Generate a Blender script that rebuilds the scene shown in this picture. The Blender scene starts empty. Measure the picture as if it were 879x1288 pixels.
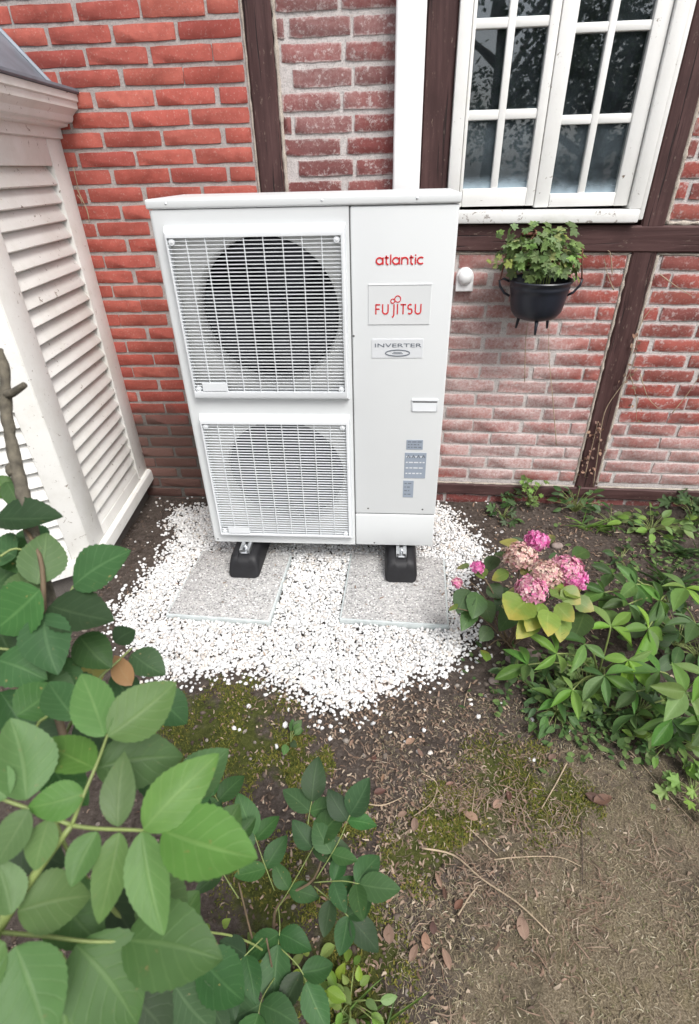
import bpy, bmesh, math, random
import numpy as np
from mathutils import Vector, Matrix, noise

random.seed(7)
rng = np.random.default_rng(7)
scene = bpy.context.scene
COL = scene.collection

# ------------------------------------------------------------------ camera, sky, sun, exposure
PW, PH, FPX = 879.0, 1288.0, 663.8            # photograph frame and focal length in its pixels
CAM = Vector((0.2623, -1.7240, 1.2880))
YAW, PITCH, ROLL = (math.radians(a) for a in (-4.812, 33.154, -1.511))
FW = Vector((math.sin(YAW) * math.cos(PITCH), math.cos(YAW) * math.cos(PITCH), -math.sin(PITCH)))
_r = Vector((math.cos(YAW), -math.sin(YAW), 0.0))
_u = _r.cross(FW)
RT = _r * math.cos(ROLL) + _u * math.sin(ROLL)
UP = -_r * math.sin(ROLL) + _u * math.cos(ROLL)
camd = bpy.data.cameras.new('camera')
cam = bpy.data.objects.new('camera', camd)
COL.objects.link(cam)
cam.matrix_world = Matrix(((RT.x, UP.x, -FW.x, CAM.x), (RT.y, UP.y, -FW.y, CAM.y), (RT.z, UP.z, -FW.z, CAM.z), (0, 0, 0, 1)))
camd.sensor_fit = 'VERTICAL'
camd.sensor_height = 24.0
camd.lens = FPX / PH * 24.0
camd.clip_start = 0.02
camd.clip_end = 500.0
camd.dof.use_dof = True
camd.dof.focus_distance = 2.0
camd.dof.aperture_fstop = 4.6
scene.camera = cam

SUN_EL, SUN_AZ = math.radians(55), math.radians(145)   # azimuth measured from +Y clockwise
world = bpy.data.worlds.new('World')
scene.world = world
world.use_nodes = True
wn = world.node_tree
wn.nodes.clear()
sky = wn.nodes.new('ShaderNodeTexSky')
sky.sky_type = 'NISHITA'
sky.sun_disc = False
sky.sun_elevation = SUN_EL
sky.sun_rotation = SUN_AZ
sky.air_density = 1.0
sky.dust_density = 4.0
hs = wn.nodes.new('ShaderNodeHueSaturation')
hs.inputs['Saturation'].default_value = 0.34           # milky overcast sky
bg = wn.nodes.new('ShaderNodeBackground')
bg.inputs['Strength'].default_value = 0.13
wo = wn.nodes.new('ShaderNodeOutputWorld')
wn.links.new(sky.outputs[0], hs.inputs['Color'])
wn.links.new(hs.outputs[0], bg.inputs['Color'])
wn.links.new(bg.outputs[0], wo.inputs['Surface'])
sund = bpy.data.lights.new('sun', 'SUN')
sund.energy = 1.5
sund.angle = math.radians(26)
sund.color = (1.0, 0.98, 0.945)
sun = bpy.data.objects.new('sun', sund)
COL.objects.link(sun)
sdir = Vector((math.sin(SUN_AZ) * math.cos(SUN_EL), math.cos(SUN_AZ) * math.cos(SUN_EL), math.sin(SUN_EL)))
sun.rotation_euler = sdir.to_track_quat('Z', 'Y').to_euler()
sun.location = (0, -3, 6)
scene.view_settings.view_transform = 'Standard'
scene.view_settings.look = 'None'
scene.view_settings.gamma = 1.0
scene.view_settings.exposure = 0.78
scene.render.engine = 'CYCLES'
scene.cycles.use_denoising = True
scene.cycles.max_bounces = 6
scene.cycles.transparent_max_bounces = 12
scene.cycles.caustics_reflective = False
scene.cycles.caustics_refractive = False


# measured photograph positions -> places in the world
def ray(u, v):
    return FW + RT * ((u - PW / 2) / FPX) - UP * ((v - PH / 2) / FPX)


def on_z(u, v, z):
    d = ray(u, v)
    return CAM + d * ((z - CAM.z) / d.z)


def on_y(u, v, y):
    d = ray(u, v)
    return CAM + d * ((y - CAM.y) / d.y)


def at_d(u, v, dist):
    return CAM + ray(u, v) * dist


# ------------------------------------------------------------------ mesh helpers
class MB:
    def __init__(self):
        self.v, self.f, self.uv = [], [], None

    def add(self, vs, fs):
        o = len(self.v)
        self.v.extend([tuple(p) for p in vs])
        self.f.extend([tuple(i + o for i in f) for f in fs])

    def box(self, a, b):
        x0, y0, z0 = a
        x1, y1, z1 = b
        self.add([(x0, y0, z0), (x1, y0, z0), (x1, y1, z0), (x0, y1, z0), (x0, y0, z1), (x1, y0, z1), (x1, y1, z1), (x0, y1, z1)],
                 [(0, 3, 2, 1), (4, 5, 6, 7), (0, 1, 5, 4), (1, 2, 6, 5), (2, 3, 7, 6), (3, 0, 4, 7)])

    def rbox(self, a, b, bev=0.004, seg=2):
        bm = bmesh.new()
        bmesh.ops.create_cube(bm, size=1)
        for v in bm.verts:
            v.co = Vector([(a[i] + b[i]) / 2 + v.co[i] * (b[i] - a[i]) for i in range(3)])
        bmesh.ops.bevel(bm, geom=list(bm.edges), offset=bev, segments=seg, affect='EDGES', profile=0.5)
        bm.verts.index_update()
        self.add([v.co[:] for v in bm.verts], [[v.index for v in f.verts] for f in bm.faces])
        bm.free()

    def tube(self, pts, radii, n=8, cap=True):
        pts = [Vector(p) for p in pts]
        if not hasattr(radii, '__len__'):
            radii = [radii] * len(pts)
        o = len(self.v)
        ref = Vector((0, 0, 1))
        if abs((pts[-1] - pts[0]).normalized().z) > 0.9:
            ref = Vector((1, 0, 0))
        for i, p in enumerate(pts):
            t = (pts[min(i + 1, len(pts) - 1)] - pts[max(i - 1, 0)]).normalized()
            s = t.cross(ref)
            if s.length < 1e-4:
                s = t.cross(Vector((0, 1, 0)))
            s.normalize()
            w = s.cross(t)
            for k in range(n):
                a = 2 * math.pi * k / n
                self.v.append(tuple(p + (s * math.cos(a) + w * math.sin(a)) * radii[i]))
        for i in range(len(pts) - 1):
            for k in range(n):
                k2 = (k + 1) % n
                self.f.append((o + i * n + k, o + i * n + k2, o + (i + 1) * n + k2, o + (i + 1) * n + k))
        if cap:
            self.f.append(tuple(o + k for k in reversed(range(n))))
            self.f.append(tuple(o + (len(pts) - 1) * n + k for k in range(n)))

    def lathe(self, prof, n=28, c=(0, 0, 0), axis='z'):
        o = len(self.v)
        for (r, h) in prof:
            for k in range(n):
                a = 2 * math.pi * k / n
                p = (r * math.cos(a), r * math.sin(a), h)
                if axis == 'y':
                    p = (p[0], h, p[1])
                self.v.append((c[0] + p[0], c[1] + p[1], c[2] + p[2]))
        for i in range(len(prof) - 1):
            for k in range(n):
                k2 = (k + 1) % n
                self.f.append((o + i * n + k, o + i * n + k2, o + (i + 1) * n + k2, o + (i + 1) * n + k))

    def mesh(self, name, m, smooth=False):
        me = bpy.data.meshes.new(name)
        me.from_pydata(self.v, [], self.f)
        if m is not None:
            me.materials.append(m)
        if smooth:
            me.shade_smooth()
            if smooth != 'all':
                me.set_sharp_from_angle(angle=math.radians(smooth if smooth is not True else 35))
        return me

    def build(self, name, m, parent=None, smooth=False):
        return link(name, self.mesh(name, m, smooth), parent)


def link(name, me, parent=None, mw=None):
    o = bpy.data.objects.new(name, me)
    COL.objects.link(o)
    if parent is not None:
        o.parent = parent
    if mw is not None:
        o.matrix_basis = mw
    return o


def tag(o, label=None, cat=None, group=None, kind=None):
    if label:
        o['label'] = label
    if cat:
        o['category'] = cat
    if group:
        o['group'] = group
    if kind:
        o['kind'] = kind
    return o


def thing(name, loc, label, cat, group=None):
    o = bpy.data.objects.new(name, None)
    COL.objects.link(o)
    o.empty_display_size = 0.05
    o.location = loc
    return tag(o, label, cat, group)


def adopt(root, *objs):
    """parent world-space meshes to a root that stands at its own base"""
    off = Matrix.Translation(-Vector(root.location))
    for o in objs:
        o.parent = root
        o.matrix_basis = off @ o.matrix_basis
    return root


# ------------------------------------------------------------------ materials
def srgb(r, g, b):
    f = lambda c: (c / 255 / 12.92) if c / 255 <= 0.04045 else ((c / 255 + 0.055) / 1.055) ** 2.4
    return (f(r), f(g), f(b), 1.0)


class NT:
    def __init__(self, name):
        self.m = bpy.data.materials.new(name)
        self.m.use_nodes = True
        self.t = self.m.node_tree
        self.t.nodes.clear()
        self.out = self.t.nodes.new('ShaderNodeOutputMaterial')

    def n(self, kind, ins=None, **props):
        nd = self.t.nodes.new(kind)
        for k, v in props.items():
            setattr(nd, k, v)
        for k, v in (ins or {}).items():
            s = nd.inputs[k]
            if isinstance(v, bpy.types.NodeSocket):
                self.t.links.new(v, s)
            else:
                s.default_value = v
        return nd

    def math(self, op, a, b=0.5, c=0.0, clamp=False):
        return self.n('ShaderNodeMath', {0: a, 1: b, 2: c}, operation=op, use_clamp=clamp).outputs[0]

    def noise(self, vec, scale, detail=4, rough=0.55, dist=0.0):
        return self.n('ShaderNodeTexNoise', {'Vector': vec, 'Scale': scale, 'Detail': detail, 'Roughness': rough, 'Distortion': dist}).outputs['Fac']

    def ramp(self, fac, stops, interp='LINEAR'):
        r = self.n('ShaderNodeValToRGB', {'Fac': fac})
        r.color_ramp.interpolation = interp
        e = r.color_ramp.elements
        while len(e) < len(stops):
            e.new(0.5)
        for i, (p, c) in enumerate(stops):
            e[i].position = p
            e[i].color = c if len(c) == 4 else (*c, 1)
        return r.outputs['Color']

    def mix(self, fac, a, b, blend='MIX'):
        nd = self.n('ShaderNodeMix', {}, data_type='RGBA', blend_type=blend)
        for s, v in ((nd.inputs[0], fac), (nd.inputs[6], a), (nd.inputs[7], b)):
            if isinstance(v, bpy.types.NodeSocket):
                self.t.links.new(v, s)
            else:
                s.default_value = v
        return nd.outputs[2]

    def mrange(self, v, a, b, c=0.0, d=1.0, smooth=True):
        return self.n('ShaderNodeMapRange', {'Value': v, 'From Min': a, 'From Max': b, 'To Min': c, 'To Max': d},
                      interpolation_type='SMOOTHSTEP' if smooth else 'LINEAR').outputs[0]

    def pos(self):
        return self.n('ShaderNodeNewGeometry').outputs['Position']

    def island(self):
        return self.n('ShaderNodeNewGeometry').outputs['Random Per Island']

    def objrand(self):
        return self.n('ShaderNodeObjectInfo').outputs['Random']

    def bump(self, h, strength=0.3, dist=0.01):
        return self.n('ShaderNodeBump', {'Height': h, 'Strength': strength, 'Distance': dist}).outputs['Normal']

    def principled(self, color, rough=0.5, normal=None, **kw):
        ins = {'Base Color': color, 'Roughness': rough}
        if normal is not None:
            ins['Normal'] = normal
        p = self.n('ShaderNodeBsdfPrincipled', ins)
        for k, v in kw.items():
            s = p.inputs[k.replace('_', ' ')]
            if isinstance(v, bpy.types.NodeSocket):
                self.t.links.new(v, s)
            else:
                s.default_value = v
        return p.outputs[0]

    def done(self, sh):
        self.t.links.new(sh, self.out.inputs['Surface'])
        return self.m


def simple(name, color, rough=0.5, var=0.08, scale=12.0, bump=0.0, bscale=80.0, **kw):
    t = NT(name)
    P = t.pos()
    nz = t.noise(P, scale)
    c = (*color[:3], 1)
    lo = tuple(max(0, x * (1 - var)) for x in c[:3]) + (1,)
    hi = tuple(min(1, x * (1 + var)) for x in c[:3]) + (1,)
    colr = t.ramp(nz, [(0.3, lo), (0.7, hi)])
    nrm = t.bump(t.noise(P, bscale, 5), bump, 0.004) if bump else None
    return t.done(t.principled(colr, rough, nrm, **kw))


def leaf_mat(name, base, light, rough=0.42, vein=0.35, trans=0.25, var=0.3, tip=None, spec=0.35):
    t = NT(name)
    uv = t.n('ShaderNodeTexCoord').outputs['UV']
    sp = t.n('ShaderNodeSeparateXYZ', {0: uv})
    u = sp.outputs[0]
    v = t.math('ABSOLUTE', t.math('SUBTRACT', sp.outputs[1], 0.5))          # 0 at the midrib, 0.5 at the edge
    mid = t.mrange(v, 0.012, 0.045, 1, 0)
    ph = t.math('FRACT', t.math('MULTIPLY', t.math('SUBTRACT', u, t.math('MULTIPLY', v, 0.55)), 7.0))
    side = t.mrange(t.math('ABSOLUTE', t.math('SUBTRACT', ph, 0.5)), 0.0, 0.13, 0.7, 0)
    veins = t.math('MAXIMUM', mid, t.math('MULTIPLY', side, 0.7))
    rnd = t.objrand()
    isl = t.island()
    rr = t.math('FRACT', t.math('ADD', rnd, isl))
    P = t.pos()
    nz = t.noise(P, 45, 3)
    c = t.mix(t.math('MULTIPLY', veins, vein), base, light)
    c = t.mix(t.mrange(nz, 0.35, 0.75, 0, 0.35), c, tuple(x * 0.7 for x in base[:3]) + (1,))
    sp_ = t.math('MULTIPLY', t.mrange(t.noise(P, 130, 3, 0.6), 0.66, 0.72, 0, 0.75), t.mrange(t.noise(P, 16, 2), 0.42, 0.6, 0, 1))
    c = t.mix(sp_, c, (0.24, 0.19, 0.07, 1))
    if tip is not None:
        c = t.mix(t.mrange(t.math('ADD', u, t.math('MULTIPLY', nz, 0.6)), 0.75, 1.25, 0, 0.9), c, tip)
    hsv = t.n('ShaderNodeHueSaturation', {'Hue': t.mrange(rr, 0, 1, 0.485, 0.512, False), 'Saturation': t.mrange(t.math('FRACT', t.math('MULTIPLY', rr, 7.3)), 0, 1, 0.8, 1.1, False),
                                          'Value': t.mrange(t.math('FRACT', t.math('MULTIPLY', rr, 3.7)), 0, 1, 1 - var, 1 + var, False), 'Color': c}).outputs[0]
    nrm = t.bump(t.math('ADD', veins, t.math('MULTIPLY', nz, 0.8)), 0.22, 0.0015)
    p = t.principled(hsv, rough, nrm, Specular_IOR_Level=spec)
    tr = t.n('ShaderNodeBsdfTranslucent', {'Color': t.mix(0.35, hsv, light)}).outputs[0]
    mx = t.n('ShaderNodeMixShader', {0: trans, 1: p, 2: tr}).outputs[0]
    return t.done(mx)


def island_mat(name, stops, rough=0.8, trans=0.0, scale=60, bump=0.0):
    t = NT(name)
    c = t.ramp(t.island(), stops)
    nz = t.noise(t.pos(), scale, 3)
    c = t.mix(t.mrange(nz, 0.3, 0.7, 0, 0.25), c, (0.3, 0.25, 0.2, 1), 'MULTIPLY')
    p = t.principled(c, rough, t.bump(nz, bump, 0.003) if bump else None, Specular_IOR_Level=0.25)
    if trans:
        p = t.n('ShaderNodeMixShader', {0: trans, 1: p, 2: t.n('ShaderNodeBsdfTranslucent', {'Color': c}).outputs[0]}).outputs[0]
    return t.done(p)


M = {}


def brick_mat(name, cols, white=0.0, patch=None, dark_below=None):
    t = NT(name)
    P = t.pos()
    r = t.objrand()
    isl = t.island()
    rr = t.math('FRACT', t.math('ADD', r, isl))
    c = t.ramp(rr, [(i / max(1, len(cols) - 1), k) for i, k in enumerate(cols)])
    n1 = t.noise(P, 24, 5, 0.6)
    n2 = t.noise(P, 150, 4, 0.6)
    c = t.mix(t.mrange(n1, 0.35, 0.7, 0, 0.5), c, tuple(x * 0.66 for x in cols[0][:3]) + (1,))
    c = t.mix(t.mrange(n2, 0.56, 0.72, 0, 0.3), c, (0.52, 0.42, 0.37, 1))
    if patch:
        f = None
        for (cx, cz, rx, rz, amt) in patch:
            s = t.n('ShaderNodeSeparateXYZ', {0: P})
            dx = t.math('DIVIDE', t.math('SUBTRACT', s.outputs[0], cx), rx)
            dz = t.math('DIVIDE', t.math('SUBTRACT', s.outputs[2], cz), rz)
            d = t.math('SQRT', t.math('ADD', t.math('MULTIPLY', dx, dx), t.math('MULTIPLY', dz, dz)))
            d = t.math('ADD', d, t.math('MULTIPLY', t.math('SUBTRACT', t.noise(P, 5, 5, 0.65), 0.5), 1.8))
            g = t.mrange(d, 0.3, 1.2, amt, 0)
            f = g if f is None else t.math('MAXIMUM', f, g)
        f = t.math('MULTIPLY', f, t.mrange(t.noise(P, 75, 5, 0.75), 0.3, 0.62, 0.35, 1.0))
        c = t.mix(f, c, (0.56, 0.46, 0.445, 1))
    if white:
        w = t.math('MULTIPLY', t.mrange(t.noise(P, 48, 8, 0.78), 0.53, 0.63, 0, 1), white)
        c = t.mix(w, c, (0.66, 0.62, 0.6, 1))
    if white:                                            # lime smeared over the arrises by the pointing
        gs = t.n('ShaderNodeSeparateXYZ', {0: t.n('ShaderNodeTexCoord').outputs['Generated']})
        ex = t.math('MULTIPLY', t.math('MINIMUM', gs.outputs[0], t.math('SUBTRACT', 1.0, gs.outputs[0])), 4.2)
        ez = t.math('MINIMUM', gs.outputs[2], t.math('SUBTRACT', 1.0, gs.outputs[2]))
        e = t.math('ADD', t.math('MINIMUM', ex, ez), t.math('MULTIPLY', t.math('SUBTRACT', t.noise(P, 55, 6, 0.7), 0.5), 0.75))
        c = t.mix(t.mrange(e, -0.02, 0.16, 0.5, 0), c, (0.60, 0.55, 0.53, 1))
    if dark_below:  # bricks turn darker towards the bottom, below this height
        s = t.n('ShaderNodeSeparateXYZ', {0: P})
        h = t.math('ADD', s.outputs[2], t.math('MULTIPLY', t.math('SUBTRACT', t.noise(P, 7, 4), 0.5), 0.22))
        c = t.mix(t.mrange(h, dark_below - 0.10, dark_below + 0.06, 0.8, 0), c, (0.085, 0.075, 0.065, 1))
    n4 = t.noise(P, 420, 3, 0.7)
    pores = t.mrange(n4, 0.30, 0.42, 1, 0)
    c = t.mix(t.math('MULTIPLY', pores, 0.45), c, tuple(x * 0.35 for x in cols[0][:3]) + (1,))
    nrm = t.bump(t.math('SUBTRACT', t.math('ADD', n2, t.math('MULTIPLY', n1, 0.8)), t.math('MULTIPLY', pores, 0.6)), 0.55, 0.0025)
    return t.done(t.principled(c, 0.82, nrm, Specular_IOR_Level=0.25))


M['brick_red'] = brick_mat('red brick', [(0.38, 0.086, 0.066, 1), (0.43, 0.110, 0.084, 1), (0.33, 0.076, 0.062, 1), (0.45, 0.128, 0.096, 1), (0.40, 0.094, 0.072, 1)], dark_below=0.36)
M['brick_old'] = brick_mat('weathered brick', [(0.22, 0.062, 0.058, 1), (0.27, 0.075, 0.066, 1), (0.18, 0.065, 0.062, 1), (0.24, 0.085, 0.078, 1)], white=0.45,
                           patch=[(0.06, 1.62, 0.3, 0.35, 0.2)])
M['brick_pale'] = brick_mat('limewashed brick', [(0.31, 0.080, 0.066, 1), (0.36, 0.095, 0.075, 1), (0.22, 0.075, 0.068, 1), (0.39, 0.12, 0.095, 1)], white=0.4,
                            patch=[(0.78, 0.50, 0.42, 0.45, 0.72), (0.62, 0.80, 0.30, 0.3, 0.5), (0.9, 0.16, 0.6, 0.2, 0.75), (1.5, 0.1, 0.45, 0.22, 0.6)])


def mortar_mat(name, a, b, bumps=0.8, discolour=None):
    t = NT(name)
    P = t.pos()
    n1 = t.noise(P, 18, 5, 0.6)
    n2 = t.noise(P, 220, 5, 0.7)
    c = t.mix(n1, a, b)
    c = t.mix(t.mrange(n2, 0.46, 0.66, 0, 0.55), c, tuple(x * 0.5 for x in a[:3]) + (1,))
    c = t.mix(t.mrange(t.noise(P, 70, 5, 0.7), 0.58, 0.7, 0, 0.5), c, (0.36, 0.27, 0.24, 1))
    if discolour:  # mortar darkens towards the bottom along with the bricks
        s = t.n('ShaderNodeSeparateXYZ', {0: P})
        h = t.math('ADD', s.outputs[2], t.math('MULTIPLY', t.math('SUBTRACT', t.noise(P, 7, 4), 0.5), 0.22))
        c = t.mix(t.mrange(h, discolour - 0.10, discolour + 0.06, 0.8, 0), c, (0.08, 0.072, 0.062, 1))
    return t.done(t.principled(c, 0.92, t.bump(t.math('ADD', n2, n1), bumps, 0.004), Specular_IOR_Level=0.15))


M['mortar_grey'] = mortar_mat('grey mortar', (0.36, 0.325, 0.31, 1), (0.50, 0.455, 0.435, 1), discolour=0.36)
M['mortar_white'] = mortar_mat('lime mortar', (0.48, 0.44, 0.425, 1), (0.70, 0.66, 0.64, 1), 1.0)
M['mortar_bead'] = mortar_mat('mortar bead', (0.42, 0.36, 0.30, 1), (0.62, 0.56, 0.49, 1), 1.0)


def wood_mat(name, a, b, stretch=(40, 40, 3), rough=0.65):
    t = NT(name)
    P = t.n('ShaderNodeNewGeometry').outputs['Position']
    mp = t.n('ShaderNodeMapping', {'Vector': P, 'Scale': stretch}).outputs[0]
    n1 = t.noise(mp, 1.0, 6, 0.6, 0.4)
    n2 = t.noise(P, 9, 4)
    c = t.mix(t.mrange(n1, 0.3, 0.7), a, b)
    c = t.mix(t.mrange(n2, 0.45, 0.75, 0, 0.5), c, tuple(x * 0.7 for x in a[:3]) + (1,))
    mp2 = t.n('ShaderNodeMapping', {'Vector': P, 'Scale': tuple(k * 2.2 if k > 10 else k * 0.9 for k in stretch)}).outputs[0]
    crack = t.mrange(t.noise(mp2, 1.0, 3, 0.5, 0.2), 0.62, 0.70, 0, 0.85)
    c = t.mix(crack, c, (0.012, 0.008, 0.008, 1))
    mp3 = t.n('ShaderNodeMapping', {'Vector': P, 'Scale': tuple(k * 2.0 if k > 10 else k * 9 for k in stretch)}).outputs[0]
    wear = t.math('MULTIPLY', t.mrange(t.noise(mp3, 1.0, 6, 0.75), 0.58, 0.68, 0, 0.7), t.mrange(n2, 0.4, 0.6, 0.15, 1))
    c = t.mix(wear, c, (0.26, 0.20, 0.165, 1))
    n1 = t.math('SUBTRACT', n1, crack)
    return t.done(t.principled(c, rough, t.bump(n1, 0.5, 0.004), Specular_IOR_Level=0.3))


M['timber_v'] = wood_mat('dark timber upright', (0.050, 0.023, 0.022, 1), (0.088, 0.045, 0.043, 1))
M['timber_h'] = wood_mat('dark timber cross', (0.050, 0.023, 0.022, 1), (0.088, 0.045, 0.043, 1), (3, 40, 40))


def paint_mat(name, col, flake=0.0, rough=0.45, discolour=0.15, under=(0.22, 0.17, 0.13, 1)):
    t = NT(name)
    P = t.pos()
    n1 = t.noise(P, 6, 5, 0.65)
    n2 = t.noise(P, 90, 5, 0.7)
    c = t.mix(t.mrange(n1, 0.4, 0.75, 0, discolour), col, (0.55, 0.53, 0.46, 1))  # patchy dirt on the paint
    c = t.mix(t.mrange(n2, 0.6, 0.75, 0, discolour), c, (0.45, 0.43, 0.38, 1))
    h = n2
    if flake:
        fl = t.mrange(t.noise(P, 38, 6, 0.75, 0.6), 0.66 - flake * 0.1, 0.69 - flake * 0.1, 0, 1)
        c = t.mix(fl, c, under)
        h = t.math('SUBTRACT', n2, t.math('MULTIPLY', fl, 1.5))
    return t.done(t.principled(c, rough, t.bump(h, 0.25, 0.002)))


M['white_paint'] = paint_mat('white gloss paint', (0.80, 0.80, 0.78, 1), 0.15)
M['louvre_paint'] = paint_mat('louvre white paint', (0.78, 0.775, 0.745, 1), 0.28, 0.5, 0.38)
M['sill_paint'] = paint_mat('flaking sill paint', (0.76, 0.76, 0.75, 1), 0.75, 0.6, 0.35, (0.33, 0.30, 0.28, 1))
M['zinc'] = simple('zinc roof', (0.17, 0.195, 0.23), 0.5, 0.25, 8, 0.15, 40, Metallic=0.2)
M['pvc'] = simple('white pvc pipe', (0.80, 0.80, 0.80), 0.35, 0.02)
M['casing'] = simple('powder coated casing', (0.665, 0.685, 0.69), 0.42, 0.012, 5, 0.03, 500)
M['casing_in'] = simple('shroud grey', (0.64, 0.64, 0.62), 0.5, 0.03)
M['grille'] = simple('grille plastic', (0.70, 0.725, 0.745), 0.4, 0.02)
M['seam'] = simple('dark seam', (0.10, 0.10, 0.10), 0.6, 0.1)
M['fan'] = simple('fan plastic', (0.007, 0.007, 0.016), 0.45, 0.3)
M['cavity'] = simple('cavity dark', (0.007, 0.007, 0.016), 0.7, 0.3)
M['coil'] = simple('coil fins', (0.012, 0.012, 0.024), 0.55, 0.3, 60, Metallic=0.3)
M['red_print'] = simple('red print', (0.60, 0.030, 0.035), 0.5, 0.03)
M['grey_print'] = simple('grey print', (0.15, 0.17, 0.2), 0.5, 0.05)
M['sticker'] = simple('grey sticker', (0.29, 0.335, 0.40), 0.35, 0.05)
M['sticker_pale'] = simple('pale sticker', (0.66, 0.68, 0.70), 0.3, 0.02)
M['rubber'] = simple('black rubber', (0.009, 0.009, 0.011), 0.6, 0.3, 30, 0.15, 200)
M['alu'] = simple('galvanised rail', (0.68, 0.70, 0.72), 0.32, 0.12, 30, Metallic=0.85)
M['pot'] = simple('black enamel', (0.014, 0.017, 0.026), 0.36, 0.2)
M['rust'] = simple('rusty iron', (0.14, 0.055, 0.035), 0.8, 0.3, 60)
M['sensor'] = simple('sensor plastic', (0.82, 0.83, 0.84), 0.3, 0.01)
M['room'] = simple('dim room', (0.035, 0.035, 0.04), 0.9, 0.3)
M['bark'] = simple('mossy bark', (0.10, 0.088, 0.065), 0.85, 0.45, 70, 0.8, 120)
M['stem_green'] = simple('green stem', (0.20, 0.25, 0.08), 0.5, 0.2, 30)
M['stem_brown'] = simple('brown stem', (0.12, 0.085, 0.05), 0.75, 0.3, 30)
M['twig'] = simple('dry twig', (0.36, 0.28, 0.19), 0.8, 0.25, 40, 0.3, 200)
M['twig_dark'] = simple('dark twig', (0.07, 0.05, 0.038), 0.8, 0.25, 40, 0.3, 200)
M['stone'] = simple('field stone', (0.24, 0.19, 0.17), 0.8, 0.3, 30, 0.5, 90)


def glass_mat(dusty):
    t = NT('dusty window glass' if dusty else 'old window glass')
    P = t.pos()
    wob = t.bump(t.noise(P, 5, 2), 0.012, 0.02)
    fr = t.n('ShaderNodeFresnel', {'IOR': 1.7, 'Normal': wob}).outputs[0]
    gl = t.n('ShaderNodeBsdfGlossy', {'Color': (0.95, 0.97, 1.0, 1), 'Roughness': 0.015, 'Normal': wob}).outputs[0]
    tr = t.n('ShaderNodeBsdfTransparent', {'Color': (0.75, 0.8, 0.82, 1)}).outputs[0]
    g = t.n('ShaderNodeMixShader', {0: t.math('MULTIPLY', fr, 1.45, clamp=True), 1: tr, 2: gl}).outputs[0]
    gen = t.n('ShaderNodeSeparateXYZ', {0: t.n('ShaderNodeTexCoord').outputs['Generated']}).outputs[2]
    h = t.math('ADD', gen, t.math('MULTIPLY', t.noise(P, 30, 4), 0.12))
    dust = t.math('ADD', t.mrange(h, 0.03, 0.30 if dusty else 0.10, 0.55 if dusty else 0.25, 0.0), t.mrange(t.noise(P, 12, 5, 0.7), 0.3, 0.8, 0.05 if dusty else 0.01, 0.14 if dusty else 0.045))
    df = t.n('ShaderNodeBsdfDiffuse', {'Color': (0.46, 0.58, 0.66, 1)}).outputs[0]
    return t.done(t.n('ShaderNodeMixShader', {0: dust, 1: g, 2: df}).outputs[0])


M['glass'] = glass_mat(False)
M['glass_dusty'] = glass_mat(True)


def slab_mat():
    t = NT('exposed aggregate concrete')
    P = t.pos()
    v = t.n('ShaderNodeTexVoronoi', {'Vector': P, 'Scale': 170.0})
    r = t.n('ShaderNodeSeparateColor', {0: v.outputs['Color']}).outputs[0]
    c = t.ramp(r, [(0.0, (0.10, 0.097, 0.095, 1)), (0.3, (0.38, 0.375, 0.37, 1)), (0.6, (0.55, 0.545, 0.54, 1)), (0.8, (0.50, 0.48, 0.46, 1)), (1.0, (0.82, 0.82, 0.81, 1))])
    edge = t.mrange(v.outputs['Distance'], 0.35, 0.65, 0, 0.75)
    c = t.mix(edge, c, (0.36, 0.355, 0.35, 1))
    n = t.noise(P, 6, 4)
    c = t.mix(t.mrange(n, 0.4, 0.7, 0, 0.25), c, (0.46, 0.45, 0.44, 1))
    return t.done(t.principled(c, 0.85, t.bump(t.math('SUBTRACT', 1.0, v.outputs['Distance']), 0.5, 0.006)))


M['slab'] = slab_mat()
M['slab_edge'] = simple('cast concrete edge', (0.50, 0.54, 0.54), 0.85, 0.12, 30, 0.4, 150)

SPOT_MOSS = [(-0.20, -0.80, 0.24), (0.03, -0.88, 0.10), (0.62, -0.90, 0.17), (0.42, -0.99, 0.09), (0.20, -1.32, 0.15), (0.36, -1.09, 0.10), (0.16, -1.02, 0.09), (0.75, -0.93, 0.10), (0.02, -1.2, 0.15)]


def spot_value(x, y, spots):
    return max((1 - math.hypot(x - a, y - b) / r) for a, b, r in spots)


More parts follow.
